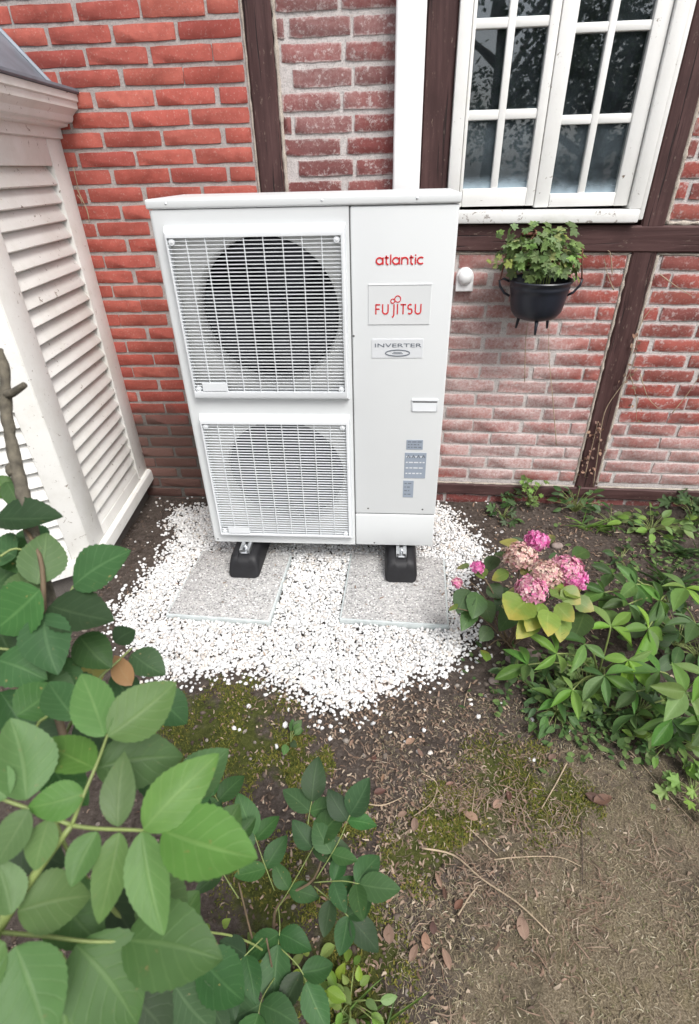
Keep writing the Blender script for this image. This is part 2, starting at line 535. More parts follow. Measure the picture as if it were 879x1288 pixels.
def ground_mat():
    t = NT('garden soil')
    P = t.pos()
    flat = t.n('ShaderNodeVectorMath', {0: P, 1: (1, 1, 0)}, operation='MULTIPLY').outputs[0]
    n1 = t.noise(P, 6, 5, 0.6)
    n2 = t.noise(P, 60, 6, 0.7)
    n3 = t.noise(P, 260, 4, 0.7)
    soil = t.ramp(n2, [(0.28, (0.034, 0.027, 0.023, 1)), (0.5, (0.082, 0.066, 0.057, 1)), (0.72, (0.165, 0.137, 0.12, 1))])
    soil = t.mix(t.mrange(n1, 0.35, 0.7, 0, 0.6), soil, (0.105, 0.085, 0.072, 1))

    def spots(lst, amp):
        f = None
        for (a, b, r) in lst:
            d = t.n('ShaderNodeVectorMath', {0: flat, 1: (a, b, 0)}, operation='DISTANCE').outputs['Value']
            g = t.math('SUBTRACT', 1.0, t.math('DIVIDE', d, r))
            f = g if f is None else t.math('MAXIMUM', f, g)
        return t.math('ADD', f, t.math('MULTIPLY', t.math('SUBTRACT', t.noise(P, 14, 5, 0.65), 0.5), amp))
    dry = t.mrange(spots([(1.05, -1.35, 0.75), (0.75, -1.55, 0.5)], 1.0), 0.0, 0.45)
    th = t.ramp(n3, [(0.3, (0.085, 0.066, 0.044, 1)), (0.5, (0.20, 0.163, 0.112, 1)), (0.72, (0.36, 0.305, 0.22, 1))])
    th = t.mix(t.mrange(t.noise(P, 9, 4), 0.48, 0.68, 0, 0.45), th, (0.19, 0.165, 0.075, 1))
    th = t.mix(t.mrange(t.noise(P, 4.5, 5, 0.65), 0.45, 0.66, 0, 0.7), th, (0.085, 0.070, 0.055, 1))
    c = t.mix(dry, soil, th)
    moss = t.mrange(spots(SPOT_MOSS, 2.2), 0.12, 0.6)
    mc = t.ramp(n2, [(0.3, (0.034, 0.044, 0.011, 1)), (0.6, (0.085, 0.10, 0.022, 1)), (0.8, (0.14, 0.14, 0.035, 1))])
    c = t.mix(t.math('MULTIPLY', moss, 0.9), c, mc)
    nrm = t.bump(t.math('ADD', n2, t.math('MULTIPLY', n3, 0.6)), 0.9, 0.012)
    return t.done(t.principled(c, 0.95, nrm, Specular_IOR_Level=0.12))


M['ground'] = ground_mat()
t = NT('white marble chips')
_i = t.island()
_c = t.ramp(_i, [(0.0, (0.50, 0.50, 0.50, 1)), (0.22, (0.70, 0.70, 0.70, 1)), (0.45, (0.74, 0.74, 0.735, 1)), (0.84, (0.79, 0.79, 0.785, 1)), (0.92, (0.66, 0.61, 0.55, 1)), (1.0, (0.50, 0.46, 0.43, 1))])
_c = t.mix(t.mrange(t.noise(t.pos(), 9, 3), 0.5, 0.75, 0, 0.22), _c, (0.62, 0.57, 0.53, 1))
M['pebble'] = t.done(t.principled(_c, 0.6, t.bump(t.noise(t.pos(), 300, 3), 0.2, 0.002)))
M['straw'] = island_mat('dry straw', [(0, (0.29, 0.235, 0.155, 1)), (0.2, (0.13, 0.10, 0.068, 1)), (0.5, (0.36, 0.30, 0.205, 1)), (0.72, (0.22, 0.185, 0.115, 1)), (0.86, (0.12, 0.13, 0.055, 1)), (1, (0.52, 0.46, 0.35, 1))])
M['litter'] = island_mat('leaf litter', [(0, (0.15, 0.095, 0.065, 1)), (0.25, (0.28, 0.19, 0.14, 1)), (0.4, (0.085, 0.06, 0.045, 1)), (0.6, (0.36, 0.27, 0.20, 1)), (0.75, (0.19, 0.135, 0.10, 1)), (0.9, (0.45, 0.37, 0.28, 1)), (1, (0.12, 0.09, 0.07, 1))], 0.75)
M['moss'] = island_mat('moss tuft', [(0, (0.060, 0.082, 0.017, 1)), (0.5, (0.125, 0.14, 0.028, 1)), (1, (0.23, 0.20, 0.045, 1))], 0.9, 0.15)
M['crumb'] = island_mat('soil crumb', [(0, (0.04, 0.03, 0.022, 1)), (0.5, (0.10, 0.075, 0.06, 1)), (0.85, (0.16, 0.13, 0.11, 1)), (1, (0.30, 0.27, 0.24, 1))], 0.95)
M['dead_leaf'] = leaf_mat('dead leaf', (0.27, 0.165, 0.115, 1), (0.40, 0.29, 0.21, 1), 0.65, 0.3, 0.1, 0.25)
M['dead_leaf_dark'] = leaf_mat('dark dead leaf', (0.115, 0.06, 0.042, 1), (0.2, 0.12, 0.09, 1), 0.65, 0.3, 0.1, 0.25)
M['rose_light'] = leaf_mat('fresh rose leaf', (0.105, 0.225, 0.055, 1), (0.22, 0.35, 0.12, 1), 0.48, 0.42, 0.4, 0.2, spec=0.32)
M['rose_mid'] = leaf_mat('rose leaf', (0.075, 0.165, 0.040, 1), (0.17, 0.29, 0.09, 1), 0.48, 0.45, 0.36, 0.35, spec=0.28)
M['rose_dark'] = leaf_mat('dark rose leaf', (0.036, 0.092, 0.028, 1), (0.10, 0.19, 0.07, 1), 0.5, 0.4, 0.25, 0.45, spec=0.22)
M['leaf_yellow'] = leaf_mat('yellowing leaf', (0.33, 0.30, 0.05, 1), (0.40, 0.42, 0.12, 1), 0.5, 0.3, 0.3, 0.15)
M['leaf_orange'] = leaf_mat('orange leaf', (0.42, 0.22, 0.05, 1), (0.45, 0.32, 0.12, 1), 0.5, 0.3, 0.3, 0.1)
M['lime'] = leaf_mat('lime leaf', (0.20, 0.30, 0.045, 1), (0.34, 0.42, 0.12, 1), 0.5, 0.3, 0.35, 0.25)
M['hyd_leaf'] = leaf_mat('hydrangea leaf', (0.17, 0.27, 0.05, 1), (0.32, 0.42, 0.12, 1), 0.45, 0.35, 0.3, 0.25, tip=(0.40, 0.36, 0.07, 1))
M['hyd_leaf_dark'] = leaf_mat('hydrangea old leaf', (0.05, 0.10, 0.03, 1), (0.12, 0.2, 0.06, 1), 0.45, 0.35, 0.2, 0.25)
M['hell'] = leaf_mat('hellebore leaf', (0.085, 0.175, 0.045, 1), (0.19, 0.31, 0.095, 1), 0.48, 0.35, 0.3, 0.5, spec=0.28)
M['hell_bright'] = leaf_mat('young hellebore leaf', (0.16, 0.29, 0.055, 1), (0.28, 0.42, 0.12, 1), 0.48, 0.3, 0.35, 0.25, spec=0.28)
M['weed'] = leaf_mat('weed leaf', (0.070, 0.14, 0.045, 1), (0.18, 0.28, 0.1, 1), 0.5, 0.3, 0.3, 0.35)
M['weed_bright'] = leaf_mat('bright weed leaf', (0.16, 0.27, 0.06, 1), (0.28, 0.4, 0.13, 1), 0.5, 0.3, 0.3, 0.3)
M['gera'] = leaf_mat('geranium leaf', (0.14, 0.235, 0.065, 1), (0.30, 0.39, 0.15, 1), 0.5, 0.4, 0.3, 0.45)
M['gera_pale'] = leaf_mat('pale geranium leaf', (0.27, 0.32, 0.08, 1), (0.42, 0.44, 0.2, 1), 0.5, 0.3, 0.3, 0.25)
M['tree_leaf'] = island_mat('tree foliage', [(0, (0.03, 0.055, 0.018, 1)), (0.5, (0.06, 0.10, 0.03, 1)), (1, (0.10, 0.14, 0.045, 1))], 0.55, 0.2)
M['petal_hot'] = island_mat('hot pink petal', [(0, (0.66, 0.10, 0.36, 1)), (0.5, (0.78, 0.22, 0.50, 1)), (1, (0.86, 0.46, 0.66, 1))], 0.6, 0.25)
M['petal_mix'] = island_mat('fading pink petal', [(0, (0.66, 0.16, 0.36, 1)), (0.4, (0.76, 0.36, 0.50, 1)), (0.7, (0.80, 0.60, 0.58, 1)), (1, (0.58, 0.18, 0.28, 1))], 0.65, 0.2)
M['petal_dry'] = island_mat('dried petal', [(0, (0.60, 0.40, 0.32, 1)), (0.4, (0.76, 0.62, 0.52, 1)), (0.7, (0.68, 0.34, 0.38, 1)), (1, (0.50, 0.34, 0.25, 1))], 0.75, 0.15)

# ------------------------------------------------------------------ ground
GZ = -0.13


def pt_in(poly, x, y):
    c = False
    j = len(poly) - 1
    for i in range(len(poly)):
        if (poly[i][1] > y) != (poly[j][1] > y) and x < (poly[j][0] - poly[i][0]) * (y - poly[i][1]) / (poly[j][1] - poly[i][1]) + poly[i][0]:
            c = not c
        j = i
    return c


GRAV_PX = [(213, 622), (250, 612), (205, 640), (222, 668), (192, 705), (170, 735), (143, 765), (160, 825), (222, 858), (300, 845), (350, 868), (395, 893), (430, 898), (470, 885), (520, 858), (560, 850), (600, 812), (608, 780), (572, 755), (600, 725), (612, 695), (600, 668), (566, 636)]
GRAV = [on_z(u, v, -0.12)[:2] for u, v in GRAV_PX[:1] + GRAV_PX[2:]]
GRAV = [tuple(p) for p in GRAV]
GRAV[0] = (-0.80, 0.44)
GRAV.append((0.62, 0.50))
GRAV.append((-0.30, 0.52))


def gravel_depth(x, y):
    n = 0.05 * noise.noise((x * 9, y * 9, 3.1)) + 0.03 * noise.noise((x * 25, y * 25, 9.1))
    return pt_in(GRAV, x + n, y + n * 0.8)


def ground_h(x, y):
    h = GZ + 0.010 * noise.noise((x * 2.3, y * 2.3, 0.4)) + 0.007 * noise.noise((x * 9, y * 9, 1.7)) + 0.004 * noise.noise((x * 28, y * 28, 4.2))
    return h


def axis(fine0, fine1, step, far):
    a = list(np.arange(fine0, fine1 + 1e-6, step))
    s, x = step, fine1
    while x < far:
        s *= 1.35
        x += s
        a.append(x)
    s, x = step, fine0
    while x > -far:
        s *= 1.35
        x -= s
        a.insert(0, x)
    return a


xs, ys = axis(-1.3, 2.0, 0.016, 150), axis(-1.75, 0.62, 0.016, 150)
gv = [(x, y, ground_h(x, y) if max(abs(x), abs(y)) < 8 else GZ) for y in ys for x in xs]
nx = len(xs)
gf = [(j * nx + i, j * nx + i + 1, (j + 1) * nx + i + 1, (j + 1) * nx + i) for j in range(len(ys) - 1) for i in range(nx - 1)]
g = MB()
g.v, g.f = gv, gf
tag(g.build('ground', M['ground'], smooth='all'), kind='structure')

# ------------------------------------------------------------------ the house: timber frame with brick panels
WY = 0.55                                  # face of the brickwork
house = thing('timber_framed_house', (0, WY, GZ), 'red brick house wall with dark brown timber framing behind the heat pump', 'house')


def slope(x):                              # the old frame sags towards the right
    return -0.02 * max(0.0, x - 0.5)


def bump_sheet(x0, x1, z0, z1, y, step, amp, seed):
    m = MB()
    nx, nz = max(2, int((x1 - x0) / step)), max(2, int((z1 - z0) / step))
    for j in range(nz + 1):
        for i in range(nx + 1):
            x, z = x0 + (x1 - x0) * i / nx, z0 + (z1 - z0) * j / nz
            m.v.append((x, y - amp * (noise.noise((x * 30, z * 30, seed)) + 0.7 * noise.noise((x * 80, z * 80, seed))), z))
    for j in range(nz):
        for i in range(nx):
            a = j * (nx + 1) + i
            m.f.append((a, a + 1, a + nx + 2, a + nx + 1))
    return m


MY = WY + 0.0026
# mortar beds
for (x0, x1, z0, z1, mm, sd) in ((-2.4, -0.236, -0.3, 2.3, 'mortar_grey', 1.0), (-0.136, 0.36, -0.3, 2.3, 'mortar_white', 2.0), (0.36, 2.4, -0.3, 1.02, 'mortar_white', 3.0), (1.26, 2.4, 1.05, 2.3, 'mortar_white', 4.0)):
    adopt(house, bump_sheet(x0, x1, z0, z1, MY, 0.010, 0.0012, sd).build('mortar_bed', M[mm], smooth='all'))
# plain masonry beyond the part one can see, and the solid wall behind
m = MB()
m.box((-7, WY + 0.06, -0.6), (0.44, WY + 0.36, 3.6))
m.box((1.19, WY + 0.06, -0.6), (7, WY + 0.36, 3.6))
m.box((0.4402, WY + 0.06, -0.6), (1.1898, WY + 0.36, 1.10))
m.box((0.4402, WY + 0.06, 2.12), (1.1898, WY + 0.36, 3.6))
m.box((-7, WY + 0.008, -0.6), (-2.4, WY + 0.0598, 3.6))
m.box((2.4, WY + 0.008, -0.6), (7, WY + 0.0598, 3.6))
m.box((-2.398, WY + 0.008, 2.31), (2.398, WY + 0.0598, 3.6))
adopt(house, m.build('wall_core', M['mortar_grey']))


def brick_mesh(name, w, h, mm, seed, j=0.0022):
    rnd = random.Random(seed)
    out = []
    nl, ns = 6, 3
    for i in range(nl):
        out.append((-w / 2 + w * i / nl, -h / 2))
    for i in range(ns):
        out.append((w / 2, -h / 2 + h * i / ns))
    for i in range(nl):
        out.append((w / 2 - w * i / nl, h / 2))
    for i in range(ns):
        out.append((-w / 2, h / 2 - h * i / ns))
    out = [(x + rnd.uniform(-j, j), z + rnd.uniform(-j, j)) for x, z in out]
    corner = {0, nl, nl + ns, 2 * nl + ns}
    out = [(x * (0.988 if i in corner else 1), z * (0.95 if i in corner else 1)) for i, (x, z) in enumerate(out)]
    n = len(out)
    mb = MB()
    for (s, y) in ((0.0010, -0.0), (0.0003, 0.0008), (0.0, 0.0030), (0.0, 0.03)):
        for x, z in out:
            mb.v.append((x - math.copysign(s, x), y + (rnd.uniform(-0.0006, 0.0006) if y < 0.003 else 0), z - math.copysign(s, z)))
    mb.f.append(tuple(range(n)))
    for r in range(3):
        for i in range(n):
            k = (i + 1) % n
            mb.f.append((r * n + i, (r + 1) * n + i, (r + 1) * n + k, r * n + k))
    me = mb.mesh(name, mm, 50)
    return me


def visible(x, z):
    p = Vector((x, WY, z)) - CAM
    d = p.dot(FW)
    if d <= 0:
        return False
    u, v = PW / 2 + FPX * p.dot(RT) / d, PH / 2 - FPX * p.dot(UP) / d
    if not (-10 < u < PW + 10 and -10 < v < PH):
        return False
    lx = 181 + (v - 249) * 0.2106            # hidden behind the heat pump
    rx = 578 - (v - 243) * 0.071
    return not (lx + 28 < u < rx - 22 and 262 < v < 690)


stuff_bricks = {}
n_brick = 0


def place_brick(x0, x1, zc, h, kind, meshes, rnd):
    global n_brick
    w = x1 - x0
    full = meshes['w']
    me = rnd.choice(meshes['full'] if w > full * 0.72 else meshes['half'])
    bw = full if w > full * 0.72 else full * 0.5
    x = (x0 + x1) / 2
    z = zc + slope(x)
    mw = Matrix.Translation((x, WY - 0.001 + rnd.uniform(-0.0012, 0.0012), z)) @ Matrix.Rotation(rnd.uniform(-0.012, 0.012) + (0.02 if x > 0.5 else 0), 4, 'Y') @ Matrix.Rotation(rnd.uniform(-0.006, 0.006), 4, 'Z') @ Matrix.Diagonal((w / bw * (-1 if rnd.random() < 0.5 else 1) if False else w / bw, 1, h / meshes['h'], 1))
    if visible(x, z):
        n_brick += 1
        adopt(house, link('brick', me, None, mw))
    else:
        sb = stuff_bricks.setdefault(kind, MB())
        sb.add([(mw @ v.co)[:] for v in me.vertices], [tuple(p.vertices) for p in me.polygons])


def lay_panel(x0, x1, z_ref, pitch, z_lo, z_hi, joints, lp, jw, kind, jit, seed):
    """joints = joint position on even and odd rows, lp = joint to joint length"""
    rnd = random.Random(seed)
    bh = pitch - jw
    ms = {'w': lp - jw, 'h': bh, 'full': [brick_mesh('brick', lp - jw, bh, M[kind], seed * 31 + k, jit) for k in range(6)],
          'half': [brick_mesh('half_brick', (lp - jw) / 2, bh, M[kind], seed * 77 + k, jit) for k in range(4)]}
    k0 = int(math.floor((z_lo - z_ref) / pitch))
    k1 = int(math.ceil((z_hi - z_ref) / pitch))
    for k in range(k0, k1):
        zc = z_ref + (k + 0.5) * pitch
        if zc - bh / 2 < z_lo - 0.03 or zc + bh / 2 > z_hi + 0.012:
            continue
        j = joints[k % 2]
        i0 = math.floor((x0 - j) / lp)
        xa = j + i0 * lp
        while xa < x1:
            xb = xa + lp
            jj = rnd.uniform(-0.006, 0.006)
            a, b = max(xa + jw / 2 + jj, x0 + jw * 0.7), min(xb - jw / 2 + jj, x1 - jw * 0.7)
            if b - a > 0.022:
                place_brick(a, b, zc + rnd.uniform(-0.0015, 0.0015), bh, kind, ms, rnd)
            xa = xb


PL = 0.0573
lay_panel(-2.4, -0.236, 1.705, PL, -0.22, 2.3, (-0.568, -0.678), 0.2205, 0.0120, 'brick_red', 0.0009, 11)
lay_panel(-0.136, 0.40, 1.701, 0.0637, -0.2, 2.3, (0.086, -0.095), 0.216, 0.0145, 'brick_old', 0.0020, 12)
lay_panel(0.42, 1.164, 1.004, 0.0624, -0.012, 1.004, (0.65, 0.73), 0.2175, 0.0120, 'brick_pale', 0.0018, 13)
lay_panel(1.262, 2.4, 1.004, 0.0624, -0.012, 1.004, (1.335, 1.495), 0.2175, 0.0120, 'brick_pale', 0.0018, 14)
lay_panel(1.262, 2.4, 1.112, 0.0624, 1.112, 2.3, (1.42, 1.31), 0.2175, 0.0120, 'brick_pale', 0.0018, 15)
lay_panel(-0.136, 2.4, -0.075, 0.0600, -0.195, -0.075, (0.66, 0.77), 0.2175, 0.012, 'brick_old', 0.0026, 16)
for k, sb in stuff_bricks.items():
    adopt(house, tag(sb.build('outer_bricks', M[k], smooth=50), kind='stuff'))


def timber(name, x0, x1, z0, z1, y, mm, vertical, seed, slp=False):
    """a hewn beam: long bevelled box with wavering edges"""
    m = MB()
    L = (z1 - z0) if vertical else (x1 - x0)
    n = max(6, int(L / 0.05))
    b = 0.006
    for i in range(n + 1):
        s = i / n
        if vertical:
            z = z0 + L * s
            e0 = 0.0025 * noise.noise((z * 7, seed, 0))
            e1 = 0.0025 * noise.noise((z * 7, seed, 5))
            a, c = x0 + e0, x1 + e1
            yy = y + 0.002 * noise.noise((z * 4, seed, 9))
            m.v += [(a, WY + 0.05, z), (a, yy + b, z), (a + b, yy, z), ((a + c) / 2, yy - 0.001, z), (c - b, yy, z), (c, yy + b, z), (c, WY + 0.05, z)]
        else:
            x = x0 + L * s
            dz = slope(x) if slp else 0
            e0 = dz + 0.003 * noise.noise((x * 6, seed, 0))
            e1 = dz + 0.003 * noise.noise((x * 6, seed, 5))
            a, c = z0 + e0, z1 + e1
            yy = y + 0.002 * noise.noise((x * 4, seed, 9))
            m.v += [(x, WY + 0.05, a), (x, yy + b, a), (x, yy, a + b), (x, yy - 0.001, (a + c) / 2), (x, yy, c - b), (x, yy + b, c), (x, WY + 0.05, c)]
    for i in range(n):
        for k in range(6):
            p = i * 7 + k
            m.f.append((p, p + 1, p + 8, p + 7))
    m.f.append(tuple(range(7)))
    m.f.append(tuple(n * 7 + k for k in range(7)))
    o = m.build(name, M[mm], smooth=40)
    adopt(house, o)
    return o


timber('timber_post', -0.229, -0.138, -0.2, 2.3, WY - 0.010, 'timber_v', True, 1)
timber('timber_post', 0.357, 0.457, 1.09, 2.3, WY - 0.012, 'timber_v', True, 2)
timber('timber_post', 1.172, 1.256, 1.082, 2.3, WY - 0.012, 'timber_v', True, 3)
timber('timber_post', 1.167, 1.259, -0.03, 0.998, WY - 0.009, 'timber_v', True, 4)
timber('timber_rail', -0.136, 2.4, 1.009, 1.099, WY - 0.014, 'timber_h', False, 5, True)
timber('sill_beam', -0.136, 2.4, -0.072, -0.012, WY - 0.018, 'timber_h', False, 6, True)


def bead(p0, p1, r, seed, name='mortar_bead'):
    m = MB()
    p0, p1 = Vector(p0), Vector(p1)
    L = (p1 - p0).length
    n = int(L / 0.014)
    pts, rad = [], []
    for i in range(n + 1):
        p = p0.lerp(p1, i / n)
        k = i * 0.37 + seed * 17
        p = p + Vector((0.0025 * noise.noise((k, 1, 0)), 0.002 * noise.noise((k, 2, 0)), 0.0025 * noise.noise((k, 3, 0))))
        pts.append(p)
        rad.append(max(0.0012, r * (1 + 0.9 * noise.noise((k * 1.3, 8, 0)))))
    m.tube(pts, rad, 6)
    return adopt(house, m.build(name, M['mortar_bead'], smooth='all'))


yb = WY + 0.001
for i, (a, b, r) in enumerate([((-0.2345, yb, 0.9), (-0.2345, yb, 2.2), 0.004), ((-0.131, yb, 0.9), (-0.131, yb, 2.2), 0.0075), ((1.161, yb, -0.01), (1.161, yb, 0.99), 0.0055), ((1.264, yb, -0.01), (1.264, yb, 0.985), 0.0065),
                               ((1.263, yb, 1.088), (1.263, yb, 2.2), 0.008), ((1.268, yb, 1.0905), (2.3, yb, 1.070), 0.008), ((0.42, yb, 1.002), (1.155, yb, 0.990), 0.0045), ((1.27, yb, 0.987), (2.3, yb, 0.966), 0.005),
                               ((0.45, yb - 0.012, -0.008), (1.16, yb - 0.012, -0.022), 0.004), ((1.27, yb - 0.01, -0.024), (2.3, yb - 0.01, -0.044), 0.004)]):
    bead(a, b, r, i)

# ------------------------------------------------------------------ window (part of the house)
win = MB()
wy = WY
win.rbox((0.459, wy - 0.030, 1.150), (0.500, wy + 0.05, 2.06), 0.004)
win.rbox((1.108, wy - 0.030, 1.140), (1.150, wy + 0.05, 2.06), 0.004)
win.rbox((1.151, wy - 0.022, 1.104), (1.169, wy + 0.05, 2.06), 0.005)
win.rbox((0.459, wy - 0.030, 2.061), (1.169, wy + 0.05, 2.10), 0.004)
window = win.build('window', M['white_paint'], smooth=40)
adopt(house, window)
sm = MB()
sm.rbox((0.460, wy - 0.036, 1.104), (1.149, wy + 0.05, 1.147), 0.006)
for v in range(len(sm.v)):
    x, y, z = sm.v[v]
    sm.v[v] = (x, y, z - 0.012 * (x - 0.46))


def wpart(o):
    o.parent = window
    o.matrix_basis = Matrix.Translation(Vector(window.matrix_basis.translation) * -1) @ Matrix.Translation(-Vector(house.location)) @ o.matrix_basis if False else window.matrix_basis.inverted() @ Matrix.Translation(-Vector(house.location)) @ o.matrix_basis
    return o


wpart(sm.build('window_sill', M['sill_paint'], smooth=40))


def sash(x0, x1, cols, rows, zb, zt, side):
    f = MB()
    y0, y1 = wy - 0.016, wy + 0.022
    c0, c1 = cols[0][0], cols[-1][1]
    f.rbox((x0, y0, zb), (c0, y1, zt), 0.0035)
    f.rbox((c1, y0, zb), (x1, y1, zt), 0.0035)
    f.rbox((c0 + 0.0004, y0 - 0.001, zb + 0.0005), (c1 - 0.0004, y1, rows[0][0]), 0.0035)
    f.rbox((c0 + 0.0004, y0 - 0.001, rows[-1][1]), (c1 - 0.0004, y1, zt - 0.0005), 0.0035)
    wpart(f.build('sash_frame', M['white_paint'], smooth=40))
    for i in range(len(cols) - 1):
        b = MB()
        b.rbox((cols[i][1], y0 + 0.004, rows[0][0] - 0.001), (cols[i + 1][0], y1 - 0.004, rows[-1][1] + 0.001), 0.004)
        wpart(b.build('glazing_bar', M['white_paint'], smooth=40))
    for j in range(len(rows) - 1):
        for c in cols:
            b = MB()
            b.rbox((c[0] - 0.001, y0 + 0.006, rows[j][1]), (c[1] + 0.001, y1 - 0.005, rows[j + 1][0]), 0.004)
            wpart(b.build('glazing_bar', M['white_paint'], smooth=40))
    for c in cols:
        for r in rows:
            b = MB()
            cx, cz = (c[0] + c[1]) / 2, (r[0] + r[1]) / 2
            hw, hh = (c[1] - c[0]) / 2 + 0.003, (r[1] - r[0]) / 2 + 0.003
            b.box((-hw, -0.0012, -hh), (hw, 0.0012, hh))
            o = b.build('pane', M['glass_dusty' if r is rows[0] else 'glass'])
            o.matrix_basis = Matrix.Translation((cx, wy + 0.004, cz)) @ Matrix.Rotation(random.uniform(-0.012, 0.012), 4, 'X') @ Matrix.Rotation(random.uniform(-0.012, 0.012), 4, 'Z')
            wpart(o)


RWS = [(1.213, 1.412), (1.440, 1.646), (1.672, 1.874)]
sash(0.503, 0.772, [(0.514, 0.614), (0.638, 0.742)], RWS, 1.156, 1.93, -1)
sash(0.775, 1.105, [(0.826, 0.925), (0.948, 1.056)], [(a - 0.021, b - 0.020) for a, b in RWS], 1.150, 1.93, 1)
# dim room behind the panes
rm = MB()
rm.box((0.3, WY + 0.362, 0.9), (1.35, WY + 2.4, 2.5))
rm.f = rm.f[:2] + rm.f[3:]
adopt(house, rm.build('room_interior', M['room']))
top = MB()
top.rbox((0.503, wy - 0.016, 1.931), (1.105, wy + 0.022, 2.06), 0.003)
wpart(top.build('transom', M['white_paint']))

# ------------------------------------------------------------------ white downpipe
dp = MB()
dp.rbox((0.2605, 0.478, GZ - 0.05), (0.3555, 0.536, 2.3), 0.009, 3)
pipe = thing('downpipe', (0.3065, 0.496, GZ), 'flat white rectangular downpipe running up the wall beside the window post', 'downpipe')
adopt(pipe, dp.build('pipe', M['pvc'], smooth=60))
cl = MB()
cl.rbox((0.2575, 0.475, 1.99), (0.3585, 0.548, 2.015), 0.004)
adopt(pipe, cl.build('pipe_clip', M['pvc'], smooth=40))

# ------------------------------------------------------------------ louvred bay on the left
bay = thing('louvred_bay', (-1.5, 0.1, GZ), 'white louvred wooden bay with grey metal roof standing against the red bricks', 'bay window')
BP = [Vector((-0.95, 0.552, 0)), Vector((-0.89, -0.15, 0)), Vector((-1.478, -0.53, 0)), Vector((-2.09, -0.19, 0)), Vector((-2.15, 0.552, 0))]


def offs(d):
    out = []
    for i, p in enumerate(BP):
        ns = []
        if i > 0:
            t_ = (BP[i] - BP[i - 1]).normalized()
            ns.append(Vector((-t_.y, t_.x, 0)))
        if i < len(BP) - 1:
            t_ = (BP[i + 1] - BP[i]).normalized()
            ns.append(Vector((-t_.y, t_.x, 0)))
        if len(ns) == 1:
            n_ = ns[0]
            q = p + n_ * d
        else:
            b_ = (ns[0] + ns[1]).normalized()
            q = p + b_ * (d / b_.dot(ns[0]))
        if i in (0, len(BP) - 1):
            q.y = 0.549
        out.append(q)
    return out


OUT = 1 if (offs(1)[1] - BP[1]).x > 0 else -1


def sweep(name, prof, mm, sub=1):
    m_ = MB()
    rows = [offs(OUT * d) for d, z in prof]
    n_ = len(prof)
    for i in range(len(BP)):
        for k, (d, z) in enumerate(prof):
            m_.v.append((rows[k][i].x, rows[k][i].y, z))
    for i in range(len(BP) - 1):
        for k in range(n_ - 1):
            a = i * n_ + k
            m_.f.append((a, a + n_, a + n_ + 1, a + 1))
    m_.f.append(tuple(range(n_)))
    return adopt(bay, m_.build(name, M[mm], smooth=30))


sweep('cornice', [(0.0, 1.395), (0.012, 1.398), (0.012, 1.428), (0.040, 1.432), (0.044, 1.440), (0.062, 1.444), (0.068, 1.452), (0.070, 1.462), (0.084, 1.474), (0.094, 1.480), (0.096, 1.498), (0.103, 1.502), (0.103, 1.522), (0.0, 1.523)], 'louvre_paint')
sweep('plinth', [(0.0, 0.035), (0.012, 0.035), (0.020, 0.027), (0.022, 0.012), (0.022, -0.022), (0.0, -0.024)], 'louvre_paint')
sweep('footing', [(-0.03, -0.03), (-0.03, -0.25)], 'mortar_grey')
sweep('drip_edge', [(0.06, 1.5245), (0.110, 1.5235), (0.114, 1.528), (0.112, 1.536), (0.09, 1.541), (0.02, 1.548)], 'zinc')
ap = Vector((-1.55, 0.545, 2.25))
rf = MB()
r0 = offs(OUT * 0.022)
for i in range(4):
    a, b = r0[i].copy(), r0[i + 1].copy()
    a.z = b.z = 1.547
    nseg = 4
    for s in range(nseg):
        p, q = a.lerp(b, s / nseg), a.lerp(b, (s + 1) / nseg)
        rf.add([p, q, ap], [(0, 1, 2)])
    rf.tube([a + Vector((0, 0, 0.004)), ap], 0.009, 6)
adopt(bay, rf.build('roof', M['zinc']))

slat_cache = {}
for i in range(4):
    a, b = BP[i], BP[i + 1]
    L = (b - a).length
    t_ = (b - a).normalized()
    n_ = Vector((-t_.y, t_.x, 0)) * OUT
    fr = Matrix(((t_.x, n_.x, 0, a.x), (t_.y, n_.y, 0, a.y), (t_.z, n_.z, 1, 0), (0, 0, 0, 1)))   # local x along, y outward, z up
    s0, s1 = (0.115, 0.125) if i in (0, 3) else (0.075, 0.075)
    if i == 3:
        s0, s1 = s1, s0
    z0, z1, zt = 0.085, 1.315, 1.41
    th = 0.034
    p = MB()
    e = 0.0015
    p.rbox((e, -th, -0.02), (s0, 0, zt), 0.003)
    p.rbox((L - s1, -th, -0.02), (L - e, 0, zt), 0.003)
    p.rbox((s0 + 0.0004, -th + 0.001, -0.02), (L - s1 - 0.0004, -0.002, z0), 0.003)
    p.rbox((s0 + 0.0004, -th + 0.001, z1), (L - s1 - 0.0004, -0.001, zt), 0.003)
    pan = p.build('louvre_panel', M['louvre_paint'], smooth=40)
    pan.matrix_basis = fr
    adopt(bay, pan)
    bk = MB()
    bk.box((s0 - 0.01, -0.075, z0 - 0.01), (L - s1 + 0.01, -0.062, z1 + 0.01))
    bko = bk.build('backing_board', M['louvre_paint'])
    bko.parent = pan
    ln = L - s0 - s1 + 0.004
    key = round(ln, 3)
    if key not in slat_cache:
        sl = MB()
        sl.rbox((-ln / 2, -0.0065, -0.0335), (ln / 2, 0.0065, 0.0335), 0.003)
        slat_cache[key] = sl.mesh('slat', M['louvre_paint'], 40)
    ns = 22
    pitch = (z1 - z0) / ns
    for k in range(ns):
        zc = z0 + pitch * (k + 0.5)
        so = link('slat', slat_cache[key], pan, Matrix.Translation(((s0 + L - s1) / 2, -0.022 + random.uniform(-0.001, 0.001), zc)) @ Matrix.Rotation(math.radians(26) + random.uniform(-0.03, 0.03), 4, 'X') @ Matrix.Rotation(random.uniform(-0.003, 0.003), 4, 'Y'))

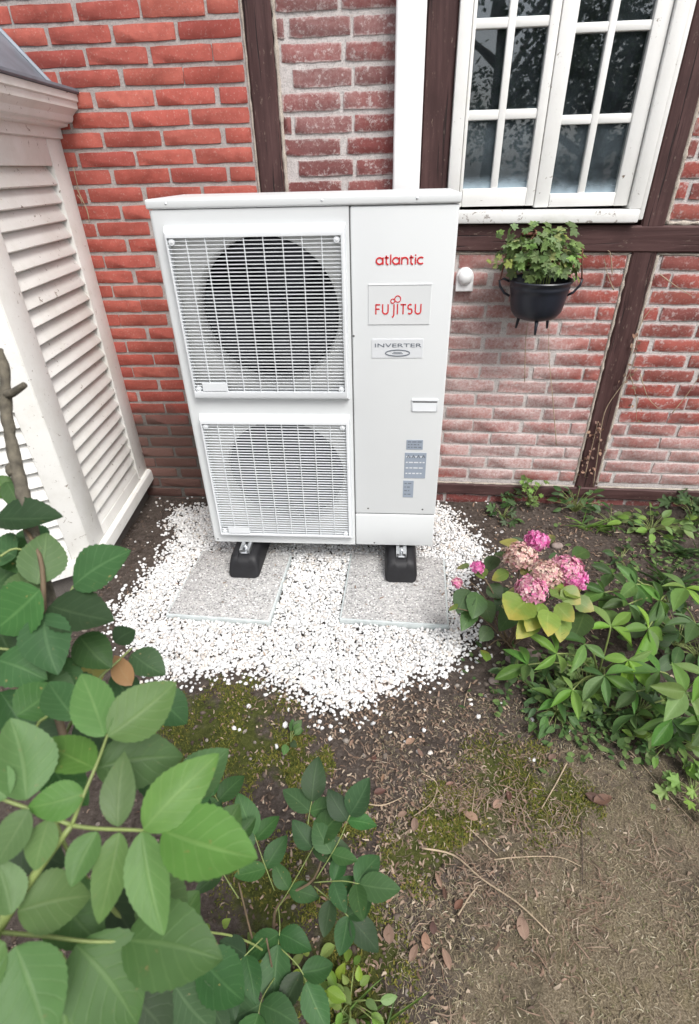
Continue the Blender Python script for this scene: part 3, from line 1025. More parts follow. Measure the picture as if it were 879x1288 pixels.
# ------------------------------------------------------------------ heat pump
HW, HH, HD = 0.45, 1.223, 0.33
hp = thing('heat_pump', (0, 0.165, 0), 'large white outdoor heat pump unit with two stacked fans and red brand lettering', 'heat pump')


def hpart(o):
    return adopt(hp, o)


cs = MB()
cs.rbox((-HW + 0.003, 0.018, 0.006), (-HW + 0.02, HD, 1.196), 0.004)
cs.rbox((HW - 0.02, 0.018, 0.006), (HW - 0.003, HD, 1.196), 0.004)
cs.rbox((-HW + 0.0205, HD - 0.012, 0.006), (HW - 0.0205, HD - 0.001, 1.196), 0.003)
hpart(cs.build('side_casing', M['casing'], smooth=40))
bs = MB()
bs.rbox((-HW + 0.004, 0.012, 0.0), (HW - 0.004, HD - 0.002, 0.0055), 0.002)
hpart(bs.build('base_tray', M['casing'], smooth=40))
tp = MB()
tp.rbox((-HW - 0.004, -0.005, 1.197), (HW + 0.004, HD + 0.004, HH), 0.006, 3)
hpart(tp.build('top_cover', M['casing'], smooth=50))

OPEN_X = (-0.403, 0.116)
OPEN_Z = [(0.055, 0.536), (0.652, 1.126)]
fx = [-HW, OPEN_X[0], OPEN_X[1], 0.1375]
fz = [0.0, OPEN_Z[0][0], OPEN_Z[0][1], OPEN_Z[1][0], OPEN_Z[1][1], 1.1955]
fp = MB()
RC = 0.012                                             # rounded outer corner
for i in range(3):
    for j in range(5):
        if i == 1 and j in (1, 3):
            continue
        xa = fx[i] + (RC if i == 0 else 0)
        fp.add([(xa, 0, fz[j]), (fx[i + 1], 0, fz[j]), (fx[i + 1], 0, fz[j + 1]), (xa, 0, fz[j + 1])], [(0, 1, 2, 3)])
arc = [(-HW + RC - RC * math.sin(a), RC - RC * math.cos(a)) for a in np.linspace(0, math.pi / 2, 5)] + [(-HW, 0.0185)]
for k in range(len(arc) - 1):
    (xa, ya), (xb, yb2) = arc[k], arc[k + 1]
    fp.add([(xa, ya, 0), (xb, yb2, 0), (xb, yb2, 1.1955), (xa, ya, 1.1955)], [(0, 3, 2, 1)])
for (za, zb) in OPEN_Z:
    xa, xb = OPEN_X
    ring0 = [(xa, 0, za), (xb, 0, za), (xb, 0, zb), (xa, 0, zb)]
    ring1 = [(x, 0.012, z) for x, y, z in ring0]
    fp.add(ring0 + ring1, [(k, (k + 1) % 4, 4 + (k + 1) % 4, 4 + k) for k in range(4)])
fp.add([(0.1375, 0, 0), (0.1375, 0.02, 0), (0.1375, 0.02, 1.1955), (0.1375, 0, 1.1955)], [(0, 1, 2, 3)])
fp.add([(-HW + RC, 0, 0), (0.1375, 0, 0), (0.1375, 0.018, 0), (-HW + RC, 0.018, 0)], [(0, 3, 2, 1)])
hpart(fp.build('front_panel', M['casing'], smooth=60))
sv = MB()
sv.rbox((0.1405, 0.0005, 0.1515), (HW, 0.03, 1.1955), 0.006, 3)
svo = sv.build('service_panel', M['casing'], smooth=50)
hpart(svo)
vc = MB()
vc.rbox((0.1405, -0.001, 0.0), (HW - 0.001, 0.03, 0.1485), 0.005, 3)
hpart(vc.build('valve_cover', M['casing'], smooth=50))
sm_ = MB()
sm_.box((0.136, 0.004, 0.003), (0.142, 0.0195, 1.195))
sm_.box((0.142, 0.006, 0.146), (HW - 0.004, 0.029, 0.154))
hpart(sm_.build('seam', M['seam']))
# handle: recess with a raised lip
hd = MB()
hd.rbox((0.340, -0.0045, 0.6155), (0.430, 0.001, 0.6225), 0.0015)
hd.rbox((0.340, -0.002, 0.580), (0.3435, 0.001, 0.6150), 0.0008)
hd.rbox((0.4265, -0.002, 0.580), (0.430, 0.001, 0.6150), 0.0008)
hd.add([(0.344, -0.0004, 0.6150), (0.426, -0.0004, 0.6150), (0.426, -0.0034, 0.5795), (0.344, -0.0034, 0.5795), (0.344, -0.0004, 0.5775), (0.426, -0.0004, 0.5775)], [(3, 2, 1, 0), (4, 5, 2, 3)])
hpart(hd.build('handle', M['grille'], smooth=40))
hs_ = MB()
hs_.box((0.3445, -0.0012, 0.6105), (0.4255, -0.0006, 0.6152))
hpart(hs_.build('handle_gap', M['seam']))

FANX, FANR = -0.1275, 0.226
for (za, zb), fzc in zip(OPEN_Z, (0.306, 0.899)):
    xa, xb = OPEN_X
    # shroud plate with round opening
    sh = MB()
    N = 64
    for k in range(N):
        a = 2 * math.pi * k / N
        c_, s_ = math.cos(a), math.sin(a)
        hx = (xb - FANX + 0.004) if c_ > 0 else (FANX - xa + 0.004)
        hz = (zb - fzc + 0.004) if s_ > 0 else (fzc - za + 0.004)
        tt = min(hx / max(1e-6, abs(c_)), hz / max(1e-6, abs(s_)))
        sh.v.append((FANX + c_ * tt, 0.0125, fzc + s_ * tt))
    for (rr, yy) in ((FANR + 0.012, 0.0125), (FANR + 0.004, 0.014), (FANR, 0.020), (FANR - 0.002, 0.075)):
        for k in range(N):
            a = 2 * math.pi * k / N
            sh.v.append((FANX + rr * math.cos(a), yy, fzc + rr * math.sin(a)))
    for r in range(4):
        for k in range(N):
            k2 = (k + 1) % N
            sh.f.append((r * N + k, (r + 1) * N + k, (r + 1) * N + k2, r * N + k2))
    hpart(sh.build('fan_shroud', M['casing_in'], smooth=40))
    # fan
    fn = MB()
    fn.lathe([(0.0, 0.030), (0.035, 0.032), (0.048, 0.040), (0.05, 0.09), (0.0, 0.09)], 24, (FANX, 0, fzc), 'y')
    for b in range(3):
        a0 = 2 * math.pi * b / 3 + 0.5
        g0 = len(fn.v)
        nr, na = 6, 8
        for i in range(nr + 1):
            r = 0.045 + (FANR - 0.055) * i / nr
            for j in range(na + 1):
                a = a0 + (0.25 * i / nr) + (0.9 + 0.75 * i / nr) * j / na
                fn.v.append((FANX + r * math.cos(a), 0.04 + 0.05 * j / na + 0.012 * math.sin(math.pi * j / na), fzc + r * math.sin(a)))
        for i in range(nr):
            for j in range(na):
                p = g0 + i * (na + 1) + j
                fn.f.append((p, p + 1, p + na + 2, p + na + 1))
    hpart(fn.build('fan', M['fan'], smooth=40))
    # grille frame with chamfered rim
    ox0, ox1, oz0, oz1 = xa - 0.007, xb + 0.0125, za - 0.030, zb + 0.028
    if za < 0.3:
        oz0 = za - 0.017
    gy = -0.024
    ring = []
    for (a0, a1, c0, c1, y) in ((ox0, ox1, oz0, oz1, 0.0004), (ox0 + 0.001, ox1 - 0.001, oz0 + 0.002, oz1 - 0.002, gy * 0.35), (ox0 + 0.003, ox1 - 0.004, oz0 + 0.010, oz1 - 0.014, gy * 0.92), (ox0 + 0.0055, ox1 - 0.008, oz0 + 0.015, oz1 - 0.022, gy), (xa + 0.0015, xb - 0.0015, za + 0.0015, zb - 0.0015, gy + 0.001), (xa + 0.002, xb - 0.002, za + 0.002, zb - 0.002, 0.0004)):
        ring.append([(a0, y, c0), (a1, y, c0), (a1, y, c1), (a0, y, c1)])
    gfm = MB()
    for r_ in ring:
        gfm.v += r_
    for r_ in range(len(ring) - 1):
        for k in range(4):
            k2 = (k + 1) % 4
            gfm.f.append((r_ * 4 + k, r_ * 4 + k2, (r_ + 1) * 4 + k2, (r_ + 1) * 4 + k))
    gfo = gfm.build('grille_frame', M['grille'], smooth=30)
    hpart(gfo)
    bars = MB()
    nb = 44
    ph_ = (zb - za) / nb
    for k in range(1, nb):
        z = za + ph_ * k
        bars.box((xa + 0.002, -0.0185, z - 0.0011), (xb - 0.002, -0.0118, z + 0.0011))
    nv = 9
    for k in range(1, nv):
        x = xa + (xb - xa) * k / nv
        bars.box((x - 0.0011, -0.0203, za + 0.002), (x + 0.0011, -0.0150, zb - 0.002))
    bo = bars.build('grille_bars', M['grille'])
    tag(bo, kind='stuff')
    bo.parent = gfo
    # mounting bosses in the corners and the blank tab
    for (bx, bz) in ((xa + 0.014, zb - 0.013), (xb - 0.014, zb - 0.013), (xa + 0.014, za + 0.010), (xb - 0.014, za + 0.010)):
        b = MB()
        b.lathe([(0.0, -0.0225), (0.003, -0.0225), (0.0045, -0.021), (0.009, -0.0208), (0.010, -0.0125)], 14, (bx, 0, bz), 'y')
        bso = b.build('screw_boss', M['grille'], smooth=40)
        bso.parent = gfo
    tb = MB()
    tb.rbox((xa + 0.030, -0.0225, za + 0.004), (xa + 0.115, -0.0207, za + 0.032), 0.0008)
    tbo = tb.build('blank_tab', M['grille'])
    tbo.parent = gfo
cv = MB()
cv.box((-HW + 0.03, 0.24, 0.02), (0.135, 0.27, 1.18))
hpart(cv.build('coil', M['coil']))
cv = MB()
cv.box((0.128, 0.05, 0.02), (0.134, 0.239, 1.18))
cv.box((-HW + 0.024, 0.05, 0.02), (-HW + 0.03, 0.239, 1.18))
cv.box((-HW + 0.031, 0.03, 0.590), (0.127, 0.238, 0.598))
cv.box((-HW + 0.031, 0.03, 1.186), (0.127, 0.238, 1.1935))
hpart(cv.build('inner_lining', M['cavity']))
for (x, y, z) in ((-0.391, -0.0052, 1.211), (0.062, -0.0052, 1.211), (0.33, -0.0052, 1.211), (0.1455, -0.0001, 0.834), (-0.432, -0.0001, 0.012), (0.19, 0.0001, 0.176), (0.215, -0.0012, 0.012), (0.4, 0.0001, 0.176)):
    s = MB()
    s.lathe([(0.0, -0.0014), (0.0022, -0.0012), (0.0036, 0.0)], 10, (x, y, z), 'y')
    hpart(s.build('screw', M['alu'] if z > 1.2 else M['seam'], smooth=40))


def text(body, x0, x1, z0, size_h, y, mm, name):
    cu = bpy.data.curves.new(name, 'FONT')
    cu.body = body
    cu.extrude = 0.004
    cu.resolution_u = 3
    ob = bpy.data.objects.new(name, cu)
    COL.objects.link(ob)
    bpy.context.view_layer.update()
    me = bpy.data.meshes.new_from_object(ob.evaluated_get(bpy.context.evaluated_depsgraph_get()))
    bpy.data.objects.remove(ob)
    bpy.data.curves.remove(cu)
    co = np.array([v.co[:] for v in me.vertices])
    lo, hi = co.min(0), co.max(0)
    sx, sz = (x1 - x0) / (hi[0] - lo[0]), size_h / (hi[1] - lo[1])
    for v in me.vertices:
        c = v.co
        v.co = (x0 + (c[0] - lo[0]) * sx, y - (c[2] - lo[2]) * 0.06, z0 + (c[1] - lo[1]) * sz)
    me.materials.clear()
    me.materials.append(M[mm])
    me.name = name
    return link(name, me)


def letters(strokes, w, y, mm, name):
    """flat strokes: list of polylines in panel coordinates"""
    m_ = MB()
    for pl in strokes:
        for k in range(len(pl) - 1):
            a, b = Vector((pl[k][0], pl[k][1])), Vector((pl[k + 1][0], pl[k + 1][1]))
            d_ = (b - a).normalized()
            n2 = Vector((-d_.y, d_.x)) * (w / 2)
            e_ = d_ * (w * 0.35)
            a2, b2 = a - (e_ if k else e_ * 0), b + (e_ if k < len(pl) - 2 else e_ * 0)
            q = [a2 + n2, b2 + n2, b2 - n2, a2 - n2]
            yo = y - 0.00002 * k
            m_.add([(p.x, yo, p.y) for p in q] + [(p.x, 0.0005, p.y) for p in q], [(0, 1, 2, 3), (0, 4, 5, 1), (1, 5, 6, 2), (2, 6, 7, 3), (3, 7, 4, 0)])
    return m_.build(name, M[mm])


TY = -0.0008


def arcpts(cx, cz, rx, rz, a0, a1, n=14):
    return [(cx + rx * math.cos(math.radians(a0 + (a1 - a0) * i / n)), cz + rz * math.sin(math.radians(a0 + (a1 - a0) * i / n))) for i in range(n + 1)]


# "atlantic": rounded wide lower case
def logo_atlantic():
    x, zb_, h = 0.217, 1.0435, 0.0175
    st = []
    wl = {'a': 0.0215, 't': 0.0125, 'l': 0.0070, 'n': 0.0205, 'i': 0.0070, 'c': 0.0180}
    for ch in 'atlantic':
        w_ = wl[ch]
        if ch == 'a':
            st.append(arcpts(x + 0.0082, zb_ + h / 2, 0.0082, h / 2, 30, 390, 18))
            st.append([(x + 0.0168, zb_ + h + 0.001), (x + 0.0168, zb_ - 0.001)])
        elif ch == 't':
            st.append([(x + 0.0035, zb_ + h + 0.006)] + [(x + 0.0035, zb_ + 0.004)] + arcpts(x + 0.0075, zb_ + 0.004, 0.004, 0.0045, 180, 290, 5))
            st.append([(x - 0.0005, zb_ + h), (x + 0.0095, zb_ + h)])
        elif ch == 'l':
            st.append([(x + 0.002, zb_ - 0.001), (x + 0.002, zb_ + h + 0.0085)])
        elif ch == 'n':
            st.append([(x + 0.001, zb_ - 0.001), (x + 0.001, zb_ + h + 0.001)])
            st.append(arcpts(x + 0.0085, zb_ + h - 0.0075, 0.0075, 0.0075, 180, 0, 10) + [(x + 0.016, zb_ - 0.001)])
        elif ch == 'i':
            st.append([(x + 0.002, zb_ - 0.001), (x + 0.002, zb_ + h)])
            st.append([(x + 0.002, zb_ + h + 0.0045), (x + 0.002, zb_ + h + 0.008)])
        elif ch == 'c':
            st.append(arcpts(x + 0.0085, zb_ + h / 2, 0.0085, h / 2, 50, 310, 16))
        x += w_
    s = 0.142 / (x - 0.217 - 0.001)
    st = [[(0.217 + (px - 0.217) * s, pz) for px, pz in pl] for pl in st]
    return letters(st, 0.0040, TY, 'red_print', 'brand_lettering')


hpart(tag(logo_atlantic(), 'red lettering reading atlantic'))
pl_ = MB()
pl_.rbox((0.193, -0.0016, 0.869), (0.385, 0.001, 0.985), 0.0008)
pl_.rbox((0.193, -0.0028, 0.9852), (0.386, 0.001, 0.9880), 0.0006)
hpart(tag(pl_.build('badge_plate', M['casing']), 'pale raised badge plate'))


def logo_fujitsu():
    z0, h = 0.9005, 0.030
    st = []
    x = 0.2165
    st += [[(x, z0), (x, z0 + h)], [(x, z0 + h - 0.0015), (x + 0.0135, z0 + h - 0.0015)], [(x, z0 + h * 0.52), (x + 0.0115, z0 + h * 0.52)]]
    x = 0.2375
    st.append([(x, z0 + h), (x, z0 + 0.009)] + arcpts(x + 0.0085, z0 + 0.0095, 0.0085, 0.0085, 180, 360, 10) + [(x + 0.017, z0 + h)])
    x = 0.2725
    st.append([(x, z0 + h), (x, z0 - 0.001)] + arcpts(x - 0.007, z0 - 0.001, 0.007, 0.0075, 0, -80, 6))
    x = 0.2835
    st.append([(x, z0), (x, z0 + h)])
    x = 0.2925
    st += [[(x, z0 + h - 0.0015), (x + 0.017, z0 + h - 0.0015)], [(x + 0.0085, z0), (x + 0.0085, z0 + h)]]
    x = 0.3155
    st.append(arcpts(x + 0.0066, z0 + h - 0.0085, 0.0062, 0.0072, 45, 235, 10) + arcpts(x + 0.0066, z0 + 0.0088, 0.0064, 0.0076, 60, -140, 10))
    x = 0.3385
    st.append([(x, z0 + h), (x, z0 + 0.009)] + arcpts(x + 0.0085, z0 + 0.0095, 0.0085, 0.0085, 180, 360, 10) + [(x + 0.017, z0 + h)])
    return letters(st, 0.0040, -0.0024, 'red_print', 'brand_lettering')


hpart(tag(logo_fujitsu(), 'red lettering reading FUJITSU'))
lp_ = letters([arcpts(0.2685, 0.9395, 0.0062, 0.0062, -60, 300, 18), arcpts(0.2835, 0.9455, 0.0090, 0.0092, 215, 215 + 360, 20)], 0.0026, -0.0025, 'red_print', 'loop_emblem')
hpart(tag(lp_, 'red double loop emblem above the lettering'))
pl2 = MB()
pl2.rbox((0.204, -0.0010, 0.763), (0.369, 0.001, 0.824), 0.0006)
hpart(tag(pl2.build('badge_plate', M['sticker_pale']), 'pale grey inverter badge'))
hpart(tag(text('INVERTER', 0.214, 0.364, 0.7985, 0.0115, -0.0014, 'grey_print', 'inverter_lettering'), 'grey lettering reading INVERTER'))
hpart(letters([arcpts(0.2875, 0.7795, 0.039, 0.0095, 0, 360, 40)], 0.0028, -0.0018, 'grey_print', 'inverter_oval'))
hpart(letters([[(0.274, 0.7815), (0.301, 0.7815)], [(0.270, 0.7775), (0.305, 0.7775)]], 0.0018, -0.0018, 'grey_print', 'inverter_oval_print'))
for (x0, x1, z0, z1, lines) in ((0.328, 0.387, 0.432, 0.470, 3), (0.324, 0.402, 0.314, 0.419, 4), (0.322, 0.361, 0.230, 0.303, 4)):
    s = MB()
    s.rbox((x0, -0.0008, z0), (x1, 0.001, z1), 0.0004)
    so = s.build('sticker', M['sticker'])
    hpart(so)
    pr = []
    for k in range(lines):
        z = z1 - (z1 - z0) * (k + 0.7) / (lines + 0.6)
        xx = x0 + 0.005
        while xx < x1 - 0.012:
            w_ = random.uniform(0.005, 0.016)
            pr.append([(xx, z), (min(xx + w_, x1 - 0.005), z)])
            xx += w_ + 0.004
    po = letters(pr, 0.0042, -0.0012, 'grey_print' if x1 - x0 < 0.07 else 'sticker_pale', 'sticker_print')
    hpart(po)
    if x1 - x0 > 0.07:
        tri = [[(x0 + 0.008 + 0.018 * k, z1 - 0.020), (x0 + 0.0135 + 0.018 * k, z1 - 0.010), (x0 + 0.019 + 0.018 * k, z1 - 0.020)] for k in range(4)]
        hpart(letters(tri, 0.0035, -0.0014, 'grey_print', 'sticker_symbols'))

# ------------------------------------------------------------------ paving slabs and rubber feet
PADZ = -0.10
for (x, y, rz, lab) in ((-0.350, -0.138, math.radians(-2.6), 'square aggregate concrete slab under the left rubber foot of the heat pump'), (0.303, -0.130, math.radians(-2.2), 'square aggregate concrete slab under the right rubber foot of the heat pump')):
    root = thing('paving_slab', (x, y, PADZ), lab, 'paving slab', 'slabs under the heat pump')
    root.rotation_euler.z = rz
    m = MB()
    m.rbox((-0.2, -0.2, -0.05), (0.2, 0.2, -0.004), 0.004)
    o = m.build('slab_body', M['slab_edge'], root, smooth=40)
    m = MB()
    m.rbox((-0.193, -0.193, -0.01), (0.193, 0.193, 0.0), 0.003)
    o = m.build('aggregate_face', M['slab'], root, smooth=40)
for (x, lab, turn) in ((-0.311, 'black rubber mounting foot with metal rail on the left slab', 0.0), (0.324, 'black rubber mounting foot with metal rail on the right slab', 0.0)):
    root = thing('rubber_foot', (x, 0.18, PADZ), lab, 'mounting foot', 'feet under the heat pump')
    root.rotation_euler.z = turn
    b = MB()
    y0, y1 = -0.292, 0.30
    prof = [(-0.056, 0.001), (-0.063, 0.006), (-0.065, 0.02), (-0.060, 0.055), (-0.056, 0.072), (-0.048, 0.083), (-0.036, 0.087), (-0.024, 0.087), (-0.023, 0.080), (0.023, 0.080), (0.024, 0.087), (0.036, 0.087), (0.048, 0.083), (0.056, 0.072), (0.060, 0.055), (0.065, 0.02), (0.063, 0.006), (0.056, 0.001)]
    secs = [(y0 + 0.030, 0.82, 0.62), (y0 + 0.005, 0.86, 0.55), (y0, 0.90, 0.30), (y0 + 0.002, 0.96, 0.2)]
    rows_ = []
    for (yy, sx, top_) in [(y0 + 0.000, 0.80, 0.62), (y0 + 0.003, 0.89, 0.76), (y0 + 0.010, 0.95, 0.88), (y0 + 0.022, 0.985, 0.96), (y0 + 0.04, 1.0, 1.0), (y1 - 0.04, 1.0, 1.0), (y1 - 0.01, 0.97, 0.86), (y1, 0.9, 0.70)]:
        lean = 0.0
        rows_.append([(px * sx, yy + (0.020 * pz / 0.087 if yy < 0 else -0.020 * pz / 0.087), pz * top_) for px, pz in prof])
    n_ = len(prof)
    for r_ in rows_:
        b.v += r_
    for i in range(len(rows_) - 1):
        for k in range(n_):
            k2 = (k + 1) % n_
            b.f.append((i * n_ + k, i * n_ + k2, (i + 1) * n_ + k2, (i + 1) * n_ + k))
    b.f.append(tuple(range(n_ - 1, -1, -1)))
    b.f.append(tuple((len(rows_) - 1) * n_ + k for k in range(n_)))
    b.build('foot_block', M['rubber'], root, smooth=45)
    r = MB()
    ra, rb = -0.232, 0.24
    r.box((-0.0205, ra, 0.0805), (0.0205, rb, 0.0835))
    r.box((-0.0205, ra, 0.0837), (-0.0175, rb, 0.0995))
    r.box((0.0175, ra, 0.0837), (0.0205, rb, 0.0995))
    r.box((-0.0173, ra, 0.0965), (-0.007, rb, 0.0993))
    r.box((0.007, ra, 0.0965), (0.0173, rb, 0.0993))
    ro = r.build('rail', M['alu'], root)
    bt = MB()
    bt.tube([(0, ra + 0.020, 0.084), (0, ra + 0.020, 0.112)], 0.0045, 10)
    bt.tube([(0, ra + 0.020, 0.0995), (0, ra + 0.020, 0.106)], 0.009, 6)
    bt.tube([(-0.012, ra - 0.004, 0.086), (0.012, ra - 0.004, 0.086)], 0.004, 8)
    bt.build('bolt', M['alu'], root)

# ------------------------------------------------------------------ white gravel
ico = bmesh.new()
bmesh.ops.create_icosphere(ico, subdivisions=1, radius=1.0)
ico.verts.index_update()
IV = np.array([v.co[:] for v in ico.verts])
IF = np.array([[v.index for v in f.verts] for f in ico.faces])
ico.free()
SLABS = [(-0.350, -0.138, math.radians(-2.6)), (0.303, -0.130, math.radians(-2.2))]


def on_slab(x, y, pad=0.0):
    for (sx, sy, a) in SLABS:
        dx, dy = x - sx, y - sy
        lx, ly = dx * math.cos(-a) - dy * math.sin(-a), dx * math.sin(-a) + dy * math.cos(-a)
        if abs(lx) < 0.2 + pad and abs(ly) < 0.2 + pad:
            return True
    return False


def pebbles(pos, sizes, flat=0.7):
    n = len(pos)
    V = np.repeat(IV[None], n, 0) * (1 + rng.uniform(-0.28, 0.28, (n, len(IV), 1)))
    V *= (sizes[:, None] * rng.uniform(0.75, 1.3, (n, 3)) * np.array([1, 1, flat]))[:, None, :]
    a = rng.uniform(0, 6.28, n)
    b = rng.normal(0, 0.4, n)
    ca, sa, cb, sb = np.cos(a), np.sin(a), np.cos(b), np.sin(b)
    y, z = V[..., 1] * cb[:, None] - V[..., 2] * sb[:, None], V[..., 1] * sb[:, None] + V[..., 2] * cb[:, None]
    x = V[..., 0]
    V = np.stack([x * ca[:, None] - y * sa[:, None], x * sa[:, None] + y * ca[:, None], z], -1) + pos[:, None, :]
    F = IF[None] + (np.arange(n) * len(IV))[:, None, None]
    return V.reshape(-1, 3), F.reshape(-1, 3)


def raw_mesh(name, V, F, mm, smooth=False):
    me = bpy.data.meshes.new(name)
    F = np.asarray(F)
    k = F.shape[1]
    me.vertices.add(len(V))
    me.vertices.foreach_set('co', np.asarray(V, dtype=np.float32).ravel())
    me.loops.add(F.size)
    me.loops.foreach_set('vertex_index', F.ravel().astype(np.int32))
    me.polygons.add(len(F))
    me.polygons.foreach_set('loop_start', np.arange(0, F.size, k, dtype=np.int32))
    me.update(calc_edges=True)
    me.materials.append(mm)
    if smooth:
        me.shade_smooth()
    return me


pp, ps = [], []
rr_ = random.Random(5)
gx0, gx1 = min(p[0] for p in GRAV) - 0.12, max(p[0] for p in GRAV) + 0.12
gy0, gy1 = min(p[1] for p in GRAV) - 0.12, max(p[1] for p in GRAV) + 0.05
step = 0.0080
y = gy0
while y < gy1:
    x = gx0
    while x < gx1:
        jx, jy = x + rr_.uniform(-0.005, 0.005), y + rr_.uniform(-0.005, 0.005)
        x += step
        ins = gravel_depth(jx, jy)
        if on_slab(jx, jy, 0.004):
            if rr_.random() < 0.006:
                pp.append((jx, jy, PADZ + 0.003))
                ps.append(rr_.uniform(0.003, 0.0055))
            continue
        if not ins:
            near = any(gravel_depth(jx + dx, jy + dy) for dx, dy in ((0.05, 0), (-0.05, 0), (0, 0.05), (0, -0.05)))
            if rr_.random() > (0.13 if near else 0.007):
                continue
            pp.append((jx, jy, ground_h(jx, jy) + 0.004))
            ps.append(rr_.uniform(0.004, 0.0085))
            continue
        s = rr_.choice((rr_.uniform(0.0035, 0.0060), rr_.uniform(0.0045, 0.0078)))
        edge = not all(gravel_depth(jx + dx, jy + dy) for dx, dy in ((0.06, 0), (-0.06, 0), (0, 0.06), (0, -0.06)))
        if edge and rr_.random() < 0.34:
            continue
        base = max(ground_h(jx, jy), -0.128) + (0.001 if edge else 0.007)
        pp.append((jx, jy, base + rr_.uniform(-0.004, 0.006) + 0.006 * noise.noise((jx * 12, jy * 12, 7))))
        ps.append(s)
    y += step
for _ in range(12000):                                   # lower layer that closes the gaps
    x, y = rr_.uniform(gx0, gx1), rr_.uniform(gy0, gy1)
    if on_slab(x, y, 0.004) or not all(gravel_depth(x + dx, y + dy) for dx, dy in ((0.035, 0), (-0.035, 0), (0, 0.035), (0, -0.035))):
        continue
    pp.append((x, y, max(ground_h(x, y), -0.129) + 0.002))
    ps.append(rr_.uniform(0.007, 0.011))
V, F = pebbles(np.array(pp), np.array(ps))
gob = link('white_gravel', raw_mesh('white_gravel', V, F, M['pebble']))
tag(gob, 'bed of white marble chippings round the slabs under the heat pump', 'gravel', kind='stuff')

# ------------------------------------------------------------------ leaves
def leaf_mesh(name, mm, shape='ovate', n=8, fold=0.12, droop=0.18, serr=0.0, curl=0.0, seed=0):
    """unit leaf: base at the origin, tip at y = 1, half width 0.5 at its widest"""
    rnd = random.Random(seed)
    prof = {'ovate': lambda t: math.sin(math.pi * min(1, t ** 0.80)) ** 0.80, 'round': lambda t: math.sqrt(max(0, 1 - (2 * t - 1) ** 2)) ** 0.85,
            'lance': lambda t: math.sin(math.pi * t ** 0.9) ** 1.05, 'obov': lambda t: math.sin(math.pi * t ** 1.15) ** 0.85, 'blade': lambda t: min(1, 4 * t) * (1 - t) ** 0.5}[shape]
    m_ = MB()
    across = [-1, -0.5, 0, 0.5, 1]
    sway = rnd.uniform(-0.06, 0.06)
    for i in range(n + 1):
        t = i / n
        w = 0.5 * prof(t) if 0 < t < 1 else 0.0
        if serr and 0 < t < 1:
            w *= 1 + serr * (1 if i % 2 else -1)
        if i == 0:
            w = 0.015
        for a in across:
            z = fold * abs(a) * w * 2 - droop * t * t + curl * math.sin(t * 7 + a * 1.5) * abs(a) * 0.3
            m_.v.append((a * w + sway * math.sin(math.pi * t), t, z))
    k = len(across)
    uvs = []
    for i in range(n):
        for j in range(k - 1):
            p = i * k + j
            m_.f.append((p, p + 1, p + k + 1, p + k))
            for (ii, jj) in ((i, j), (i, j + 1), (i + 1, j + 1), (i + 1, j)):
                uvs.append((ii / n, 0.5 + 0.5 * across[jj]))
    me = m_.mesh(name, mm, 'all')
    uvl = me.uv_layers.new(name='UVMap')
    uvl.data.foreach_set('uv', np.array(uvs, dtype=np.float32).ravel())
    return me


def lobed_mesh(name, mm, lobes=5, depth=0.35, seed=0, cup=0.12, span=300):
    """geranium-like leaf, stalk at the origin, blade spreading in +y"""
    rnd = random.Random(seed)
    m_ = MB()
    n = lobes * 4 + 1
    m_.v.append((0, 0.12, 0))
    uvs0 = [(0, 0.5)]
    for i in range(n):
        a = math.radians(90 - span / 2 + span * i / (n - 1))
        r = 0.5 * (1 - depth * (0.5 + 0.5 * math.cos(2 * math.pi * lobes * (i / (n - 1)) + 0.0)) + rnd.uniform(-0.05, 0.05))
        x, y_ = r * math.cos(a), 0.42 + r * math.sin(a)
        m_.v.append((x, y_, cup * r * 2 * (0.6 + 0.4 * math.cos(lobes * 2 * math.pi * i / (n - 1))) - 0.25 * max(0, y_ - 0.4) ** 2))
        uvs0.append((0.9, (i % 4) / 4))
    uvs = []
    for i in range(1, n):
        m_.f.append((0, i, i + 1))
        uvs += [uvs0[0], uvs0[i], uvs0[i + 1]]
    me = m_.mesh(name, mm, 'all')
    uvl = me.uv_layers.new(name='UVMap')
    uvl.data.foreach_set('uv', np.array(uvs, dtype=np.float32).ravel())
    return me


def frame(base, tip, nrm, width=None, wr=0.5):
    base, tip, nrm = Vector(base), Vector(tip), Vector(nrm)
    d = tip - base
    L = d.length
    d.normalize()
    x = d.cross(nrm)
    if x.length < 1e-4:
        x = d.cross(Vector((1, 0.3, 0.2)))
    x.normalize()
    z = x.cross(d)
    w = width if width is not None else L * wr
    return Matrix(((x.x * w, d.x * L, z.x * L, base.x), (x.y * w, d.y * L, z.y * L, base.y), (x.z * w, d.z * L, z.z * L, base.z), (0, 0, 0, 1)))


def leaf(root, me, base, tip, nrm, width=None, wr=0.5, name='leaf'):
    o = link(name, me, None, frame(base, tip, nrm, width, wr))
    return adopt(root, o) and o


def jv(a):
    return Vector((random.uniform(-a, a), random.uniform(-a, a), random.uniform(-a, a)))


def stem(root, pts, r0, r1, mm, name='stem', n=6, sub=4):
    """smooth tapered stem through points"""
    pts = [Vector(p) for p in pts]
    out = []
    for i in range(len(pts) - 1):
        p0, p1, p2, p3 = pts[max(i - 1, 0)], pts[i], pts[i + 1], pts[min(i + 2, len(pts) - 1)]
        for s in range(sub):
            t = s / sub
            out.append(0.5 * ((2 * p1) + (p2 - p0) * t + (2 * p0 - 5 * p1 + 4 * p2 - p3) * t * t + (3 * p1 - p0 - 3 * p2 + p3) * t ** 3))
    out.append(pts[-1])
    m_ = MB()
    k = len(out) - 1
    m_.tube(out, [r0 + (r1 - r0) * i / k for i in range(k + 1)], n)
    o = m_.build(name, M[mm], smooth='all')
    if root is not None:
        adopt(root, o)
    return o


